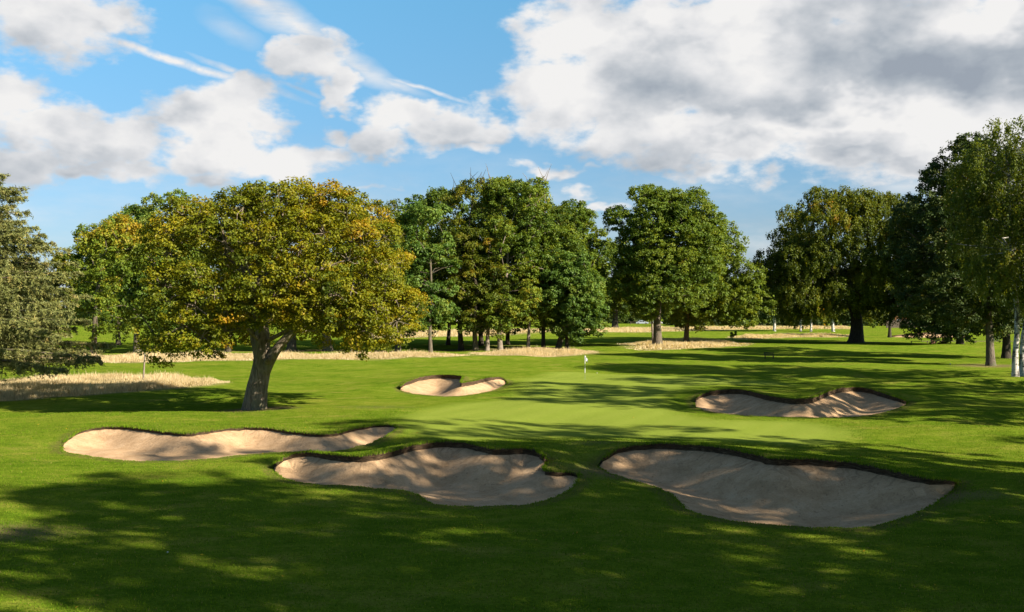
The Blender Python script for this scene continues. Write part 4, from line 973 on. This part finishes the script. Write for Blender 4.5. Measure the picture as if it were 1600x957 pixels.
# ------------------------------------------------------------------ small things on the course
X, Zd, _ = W(914, 594); g = gz(X, Zd)
root = empty('flagstick', (X, Zd, g)); tag(root, 'golf flagstick with small white flag and white banding standing in the green', 'flagstick')
def cyl(name, segs, mat, parent, sides=10): return link(name, tubes(name, segs, sides), parent, MAT[mat])
cyl('pole', [(np.array([(0, 0, -.1), (0, 0, .45), (0, 0, 0.8), (0, 0, 2.1)]), np.array([.012, .012, .014, .016]))], 'grey', root)
cyl('band', [(np.array([(0, 0, .62), (0, 0, 1.02)]), np.array([.029, .029]))], 'white', root); cyl('band', [(np.array([(0, 0, 1.42), (0, 0, 2.12)]), np.array([.029, .029]))], 'white', root)
fv = []; ff = []; nx_ = 10
for s in (0, 1):
    for i in range(nx_ + 1):
        for j in range(6):
            u, w_ = i / nx_, j / 5; droop = .34 * u ** 1.2
            fv.append((.03 + .21 * u, .05 * math.sin(u * 9 + w_ * 2) + s * .008, 2.10 - w_ * .40 * (1 - .35 * u) - droop))
m_ = (nx_ + 1) * 6
for s in (0, 1):
    for i in range(nx_):
        for j in range(5):
            a_ = s * m_ + i * 6 + j; ff.append((a_, a_ + 1, a_ + 7, a_ + 6))
link('flag', np_mesh('flag', np.array(fv), np.array(ff), 4, True), root, MAT['white'])
X, Zd, _ = W(224, 602); g = gz(X, Zd); sx = Zd / F
root = empty('young_tree', (X, Zd, g)); tag(root, 'slim pale young tree stem standing in a mown ring in the long dry grass', 'sapling')
cyl('trunk', [(spline([(0, 0, -.1), (0.02, 0, .8), (.08, 0, 1.7), (.13, 0, 3.0)], 9), np.linspace(.085, .055, 9)), (np.array([(.1, 0, 2.3), (.35, 0, 2.9)]), np.array([.04, .02]))], 'pale_bark', root)
rng = np.random.default_rng(9); me, _ = foliage(np.array([[.2, 0, 3.3, .5], [-.1, .2, 3.7, .45], [.3, 0, 2.9, .3]]), rng, 40, .18, 14, .14); link('crown', me, root, MAT['oak_leaf'])
X, Zd, _ = W(1458, 537); root = empty('tee_box', (X, Zd, gz(X, Zd))); tag(root, 'small salmon coloured box beside the low rail under the dark trees', 'box')
MB().box(-.33, .33, -.3, .3, 0, .72).build('body', MAT['terracotta'], root, .03); MB().box(-.37, .37, -.34, .34, .722, .78).build('lid', MAT['terracotta'], root, .02)
X, Zd, _ = W(1202, 560); root = empty('bench', (X, Zd, gz(X, Zd))); tag(root, 'small dark slatted bench alone on the shaded fairway', 'bench')
MB().box(-.6, .6, -.2, -.08, .40, .44).box(-.6, .6, -.05, .07, .40, .44).box(-.6, .6, .10, .22, .40, .44).build('seat', MAT['black'], root)
MB().box(-.6, .6, .23, .26, .5, .58).box(-.6, .6, .23, .26, .64, .74).build('backrest', MAT['black'], root)
for x in (-.5, .5): MB().box(x - .03, x + .03, -.18, -.12, 0, .398).box(x - .03, x + .03, .17, .228, 0, .75).build('leg', MAT['black'], root)
MAT['ball'] = MAT['white']
def ball(px, py, label, r=.06):
    X, Zd, _ = W(px, py); g = gz(X, Zd); t = np.linspace(-np.pi / 2, np.pi / 2, 9)
    o = cyl('tee_marker', [(np.stack([0 * t, 0 * t, r * np.sin(t)], 1), np.maximum(r * np.cos(t), .001))], 'white', None); o.location = (X, Zd, g + r * .9); tag(o, label, 'tee marker')
ball(1485, 569, 'small white ball marker on the shaded grass near the right birch', .07); ball(933, 583, 'tiny pale ball at the edge of the green right of the flag', .04)
ball(662 - 400, 868, 'golf ball lying in the shaded foreground turf at the lower left', .021)
# fallen leaves sprinkled on the turf
n = 900; y = rg.uniform(17, 75, n); x = rg.uniform(-.5, .5, n) * y * 1.05
ok = np.ones(n, bool)
p = np.column_stack([x, y, hfield(x, y) + .03])
for b in BUNK.values(): ok &= ~inpoly(x, y, b['P'])
p = p[ok]
tag(link('fallen_leaves', leaves('fallen_leaves', p, rg.normal(0, .3, p.shape) + np.array([0, 0, 1]), .075, rg, rg.uniform(0.5, 1, len(p)), .7), None, MAT['oak_leaf']), kind='stuff')

# ------------------------------------------------------------------ light
SUN_EL = R(29); SDX, SDY = 0.855, -0.518     # towards the sun: right of and behind the camera
sd = Vector((SDX * math.cos(SUN_EL), SDY * math.cos(SUN_EL), math.sin(SUN_EL))).normalized()
sl = bpy.data.lights.new('sun', 'SUN'); sl.energy = 5.0; sl.angle = R(0.6); sl.color = (1.0, 0.90, 0.74)
so = bpy.data.objects.new('sun', sl); COL.objects.link(so); so.rotation_euler = sd.to_track_quat('Z', 'Y').to_euler()
w = bpy.data.worlds.new('World'); scn.world = w; w.use_nodes = True; nt = w.node_tree; nt.nodes.clear()
sky = nd(nt, 'ShaderNodeTexSky', sky_type='NISHITA', sun_disc=False, sun_elevation=SUN_EL, sun_rotation=math.atan2(SDX, SDY), air_density=1.0, dust_density=0.6, ozone_density=2.2)
D = nd(nt, 'ShaderNodeTexCoord').outputs['Generated']
sep = nd(nt, 'ShaderNodeSeparateXYZ'); nt.links.new(D, sep.inputs[0])
az = math_(nt, 'ARCTAN2', sep.outputs[0], sep.outputs[1]); el = math_(nt, 'ARCSINE', sep.outputs[2])
cmb = nd(nt, 'ShaderNodeCombineXYZ'); nt.links.new(az, cmb.inputs[0]); nt.links.new(el, cmb.inputs[1])
AE = cmb.outputs[0]
def sky_ae(px, py):
    x = (px - CX) / F; z = (CY - py) / F; a_ = math.atan(x); return a_, math.atan(z * math.cos(a_))
def vm(op, a_, b_=None, sc=None):
    n = nt.nodes.new('ShaderNodeVectorMath'); n.operation = op
    for i, v_ in enumerate((a_, b_)):
        if v_ is None: continue
        if isinstance(v_, tuple): n.inputs[i].default_value = v_
        else: nt.links.new(v_, n.inputs[i])
    if sc is not None: n.inputs['Scale'].default_value = sc
    return n
def vnoise(vec, scale, detail, rough):
    n = nt.nodes.new('ShaderNodeTexNoise'); n.inputs['Scale'].default_value = scale; n.inputs['Detail'].default_value = detail; n.inputs['Roughness'].default_value = rough
    nt.links.new(vec, n.inputs['Vector']); return n
wn = vnoise(mapping(nt, AE, (1, 1.6, 1)), 11, 4, 0.62)
wv = vm('SCALE', vm('SUBTRACT', wn.outputs['Color'], (.5, .5, .5)).outputs[0], sc=0.075).outputs[0]
WP = vm('ADD', AE, wv).outputs[0]; WP2 = vm('ADD', AE, vm('SCALE', wv, sc=1.5).outputs[0]).outputs[0]
def blobs(lst, vec, cap=1.15, sl=0.85, pk=1.28):
    acc = None
    for cx, cy, rx, ry, rot, st in lst:
        a_, e_ = sky_ae(cx, cy)
        if abs(rot) < 9:
            mp = nt.nodes.new('ShaderNodeVectorMath'); mp.operation = 'MULTIPLY_ADD'; nt.links.new(vec, mp.inputs[0])
            mp.inputs[1].default_value = (F / rx, F / ry, 0); mp.inputs[2].default_value = (-a_ * F / rx, -e_ * F / ry, 0)
        else:
            mp = nt.nodes.new('ShaderNodeMapping'); mp.vector_type = 'TEXTURE'; nt.links.new(vec, mp.inputs[0])
            mp.inputs['Location'].default_value = (a_, e_, 0); mp.inputs['Rotation'].default_value = (0, 0, R(-rot)); mp.inputs['Scale'].default_value = (rx / F, ry / F, 1)
        L = vm('LENGTH', mp.outputs[0]).outputs['Value']
        mr = nt.nodes.new('ShaderNodeMath'); mr.operation = 'MULTIPLY_ADD'; nt.links.new(L, mr.inputs[0]); mr.inputs[1].default_value = -st * sl; mr.inputs[2].default_value = st * pk
        acc = mr.outputs[0] if acc is None else math_(nt, 'MAXIMUM', acc, mr.outputs[0])
    return math_(nt, 'MINIMUM', math_(nt, 'MAXIMUM', acc, 0.0), cap)
CUM = [(25,140,62,42,0,1),(75,190,90,50,0,1),(140,215,110,52,0,1),(205,205,50,38,0,.95),(30,240,80,50,0,.9),(150,262,150,22,0,.8),
       (300,188,66,46,0,1.05),(365,160,70,42,0,1.05),(400,185,55,36,0,.9),(345,225,75,55,0,1.05),(300,245,60,40,0,.95),(430,250,110,28,0,.9),(480,240,90,26,0,.85),
       (450,90,55,32,0,1),(500,95,60,42,0,1.05),(545,120,42,34,0,1),(530,140,45,18,20,.85),
       (525,205,34,22,0,.8),(590,215,55,36,0,1.05),(640,175,70,34,0,1),(700,195,85,36,0,1.05),(760,190,45,36,0,.9),(740,222,40,20,30,.7),
       (80,20,105,58,0,1),(175,22,60,30,0,.8),(20,45,50,26,0,.6),(75,58,30,18,0,.5),
       (880,150,95,70,0,1.05),(850,70,60,55,0,.9),(900,40,90,60,0,1),(1010,110,150,130,0,1.1),(1200,100,240,150,0,1.15),(1430,110,260,150,0,1.15),(1120,215,170,55,0,1.05),(1400,200,230,85,0,1.1),(1600,150,150,150,0,1.1),(940,215,80,40,0,.9),(1230,10,260,50,0,1.1),
       (900,300,34,16,0,.7),(870,262,80,14,0,.7),(1205,285,38,28,0,.55),(560,285,170,12,0,.4),(930,325,60,12,0,.6)]
CIR = [(400,5,110,20,26,.9),(470,45,100,20,30,.95),(560,100,70,14,30,.85),(620,130,40,8,18,.6),(1400,262,110,9,9,.75),(1330,250,80,8,12,.6),(1420,290,70,14,5,.6),(360,45,40,14,20,.35)]
TRL = [(250,86,165,5.5,14.4,1.1),(20,28,60,5,20,.6),(380,118,60,4.5,20,.8),(460,138,60,3,13,.4),(660,137,90,3.0,16,.7),(40,30,60,5,22,.6),(865,218,60,2.2,13,.4),(1080,270,90,2.2,15,.35)]
DRK = [(120,262,120,26,0,.6),(345,262,90,20,0,.5),(600,243,60,16,0,.45),(505,140,50,18,0,.4),(890,235,60,24,0,.5),(1100,245,120,16,0,.5),(1350,250,120,14,0,.45),(30,175,50,16,0,.35),(730,212,70,12,0,.4),(170,40,50,14,0,.4),(1400,90,170,62,0,.95),(1560,100,110,62,0,.9),(1250,150,130,38,0,.6),(1050,100,90,80,0,.6),(1000,50,60,50,0,.45),(1130,160,120,40,0,.4),(1180,225,150,22,0,.55),(260,190,42,22,0,.5),(90,245,90,18,0,.35),(480,130,70,14,0,.25),(420,262,110,10,0,.25),(890,270,80,9,0,.5),(1205,290,42,24,0,.55),(70,35,100,30,0,.35),(700,222,90,10,0,.25),(880,190,60,30,0,.2)]
fb = vnoise(mapping(nt, AE, (1, 1.9, 1)), 24, 8, 0.60).outputs['Fac']
cum = math_(nt, 'ADD', blobs(CUM, WP), math_(nt, 'MULTIPLY', math_(nt, 'SUBTRACT', fb, 0.5), 1.3))
def mrange(v_, a_, b_, c_=0.0, d_=1.0, sm=True):
    mr = nt.nodes.new('ShaderNodeMapRange'); mr.interpolation_type = 'SMOOTHSTEP' if sm else 'LINEAR'; nt.links.new(v_, mr.inputs[0])
    for i, q in enumerate((a_, b_, c_, d_)): mr.inputs[i + 1].default_value = q
    return mr.outputs[0]
acum = mrange(cum, 0.28, 0.80)
st_n = vnoise(mapping(nt, AE, (7, 40, 1), (0, 0, R(28))), 1.3, 6, .6).outputs['Fac']
wv2 = vm('SCALE', vm('SUBTRACT', vnoise(AE, 14, 4, .6).outputs['Color'], (.5, .5, .5)).outputs[0], sc=0.012).outputs[0]
acir = math_(nt, 'MULTIPLY', blobs(CIR, vm('ADD', AE, vm('SCALE', wv, sc=.3).outputs[0]).outputs[0]), mrange(st_n, .25, .65, .35, 1.0))
atrl = math_(nt, 'MULTIPLY', blobs(TRL, vm('ADD', AE, wv2).outputs[0]), mrange(vnoise(AE, 60, 4, .6).outputs['Fac'], .3, .6, .5, 1.0))
# thin veil just above the skyline
veil = math_(nt, 'MULTIPLY', mrange(el, 0.02, 0.19, 0.6, 0.0), mrange(vnoise(mapping(nt, AE, (1, 3, 1)), 9, 5, .6).outputs['Fac'], .35, .75))
alpha = math_(nt, 'MAXIMUM', acum, math_(nt, 'MAXIMUM', acir, math_(nt, 'MAXIMUM', atrl, veil)))
# cloud relief: difference of density towards the sun
fb2 = vnoise(mapping(nt, vm('ADD', AE, (0.014, 0.024, 0)).outputs[0], (1, 1.5, 1)), 9, 6, 0.48).outputs['Fac']
fb1 = vnoise(mapping(nt, AE, (1, 1.5, 1)), 9, 6, 0.48).outputs['Fac']
rel = math_(nt, 'MULTIPLY', math_(nt, 'SUBTRACT', fb1, fb2), 2.3)
thick = mrange(cum, 0.55, 1.5)
LIT = [(1000,18,120,40,0,.8),(1130,20,100,40,0,.7),(1545,28,80,36,0,1.0),(1340,190,190,26,0,.8),(890,95,60,60,0,.5),(1110,185,90,18,0,.5),(1470,195,120,26,0,.6),(850,190,60,36,0,.5)]
lit = math_(nt, 'MULTIPLY', blobs(LIT, WP2, 1.0, 0.75, 1.0), 0.55)
shade = math_(nt, 'ADD', math_(nt, 'MULTIPLY', blobs(DRK, WP2, 1.0, 0.62, 1.0), 0.74), math_(nt, 'ADD', math_(nt, 'MULTIPLY', thick, 0.10), math_(nt, 'SUBTRACT', math_(nt, 'SUBTRACT', 0.14, rel), lit)), True)
cc_ = ramp(nt, [(0.0, (0.97, 0.96, 0.95)), (0.22, (0.85, 0.855, 0.87)), (0.5, (0.64, 0.67, 0.71)), (0.8, (0.45, 0.50, 0.56)), (1.0, (0.36, 0.41, 0.48))], shade).outputs[0]
bgs = nd(nt, 'ShaderNodeBackground'); bgs.inputs[1].default_value = 0.056
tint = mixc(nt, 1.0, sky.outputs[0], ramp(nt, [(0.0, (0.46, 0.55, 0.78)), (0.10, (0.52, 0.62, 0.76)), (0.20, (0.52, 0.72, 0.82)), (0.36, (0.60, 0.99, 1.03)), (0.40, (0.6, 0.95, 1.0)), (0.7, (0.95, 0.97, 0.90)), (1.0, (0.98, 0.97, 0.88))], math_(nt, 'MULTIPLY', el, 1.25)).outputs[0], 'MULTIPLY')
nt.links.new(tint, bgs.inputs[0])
bgc = nd(nt, 'ShaderNodeBackground'); bgc.inputs[1].default_value = 0.30; nt.links.new(cc_, bgc.inputs[0])
# clouds only in the quarter of the sky ahead, the rest stays clear
front = math_(nt, 'MULTIPLY', alpha, mrange(sep.outputs[1], 0.05, 0.3))
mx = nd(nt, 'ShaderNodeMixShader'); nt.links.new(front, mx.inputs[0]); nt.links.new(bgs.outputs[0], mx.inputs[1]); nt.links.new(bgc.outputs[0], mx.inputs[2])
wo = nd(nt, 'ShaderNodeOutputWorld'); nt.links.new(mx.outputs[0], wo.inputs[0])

w.cycles.sampling_method = 'MANUAL'; w.cycles.sample_map_resolution = 256
# ------------------------------------------------------------------ camera
cam = bpy.data.cameras.new('camera'); cam.lens = 36; cam.sensor_width = 36; cam.clip_end = 6000; cam.clip_start = 0.1
co = bpy.data.objects.new('camera', cam); COL.objects.link(co); co.location = (0, 0, H); co.rotation_euler = (R(90), 0, 0); scn.camera = co
vs_ = scn.view_settings; scn.display_settings.display_device = 'sRGB'; vs_.view_transform = 'Standard'; vs_.look = 'None'; vs_.exposure = 1.62; vs_.gamma = 1.0; vs_.use_curve_mapping = False
scn.cycles.max_bounces = 5; scn.cycles.diffuse_bounces = 2; scn.cycles.transmission_bounces = 3; scn.cycles.transparent_max_bounces = 4
print('trees', TREES, 'faces', sum(len(m.polygons) for m in bpy.data.meshes))
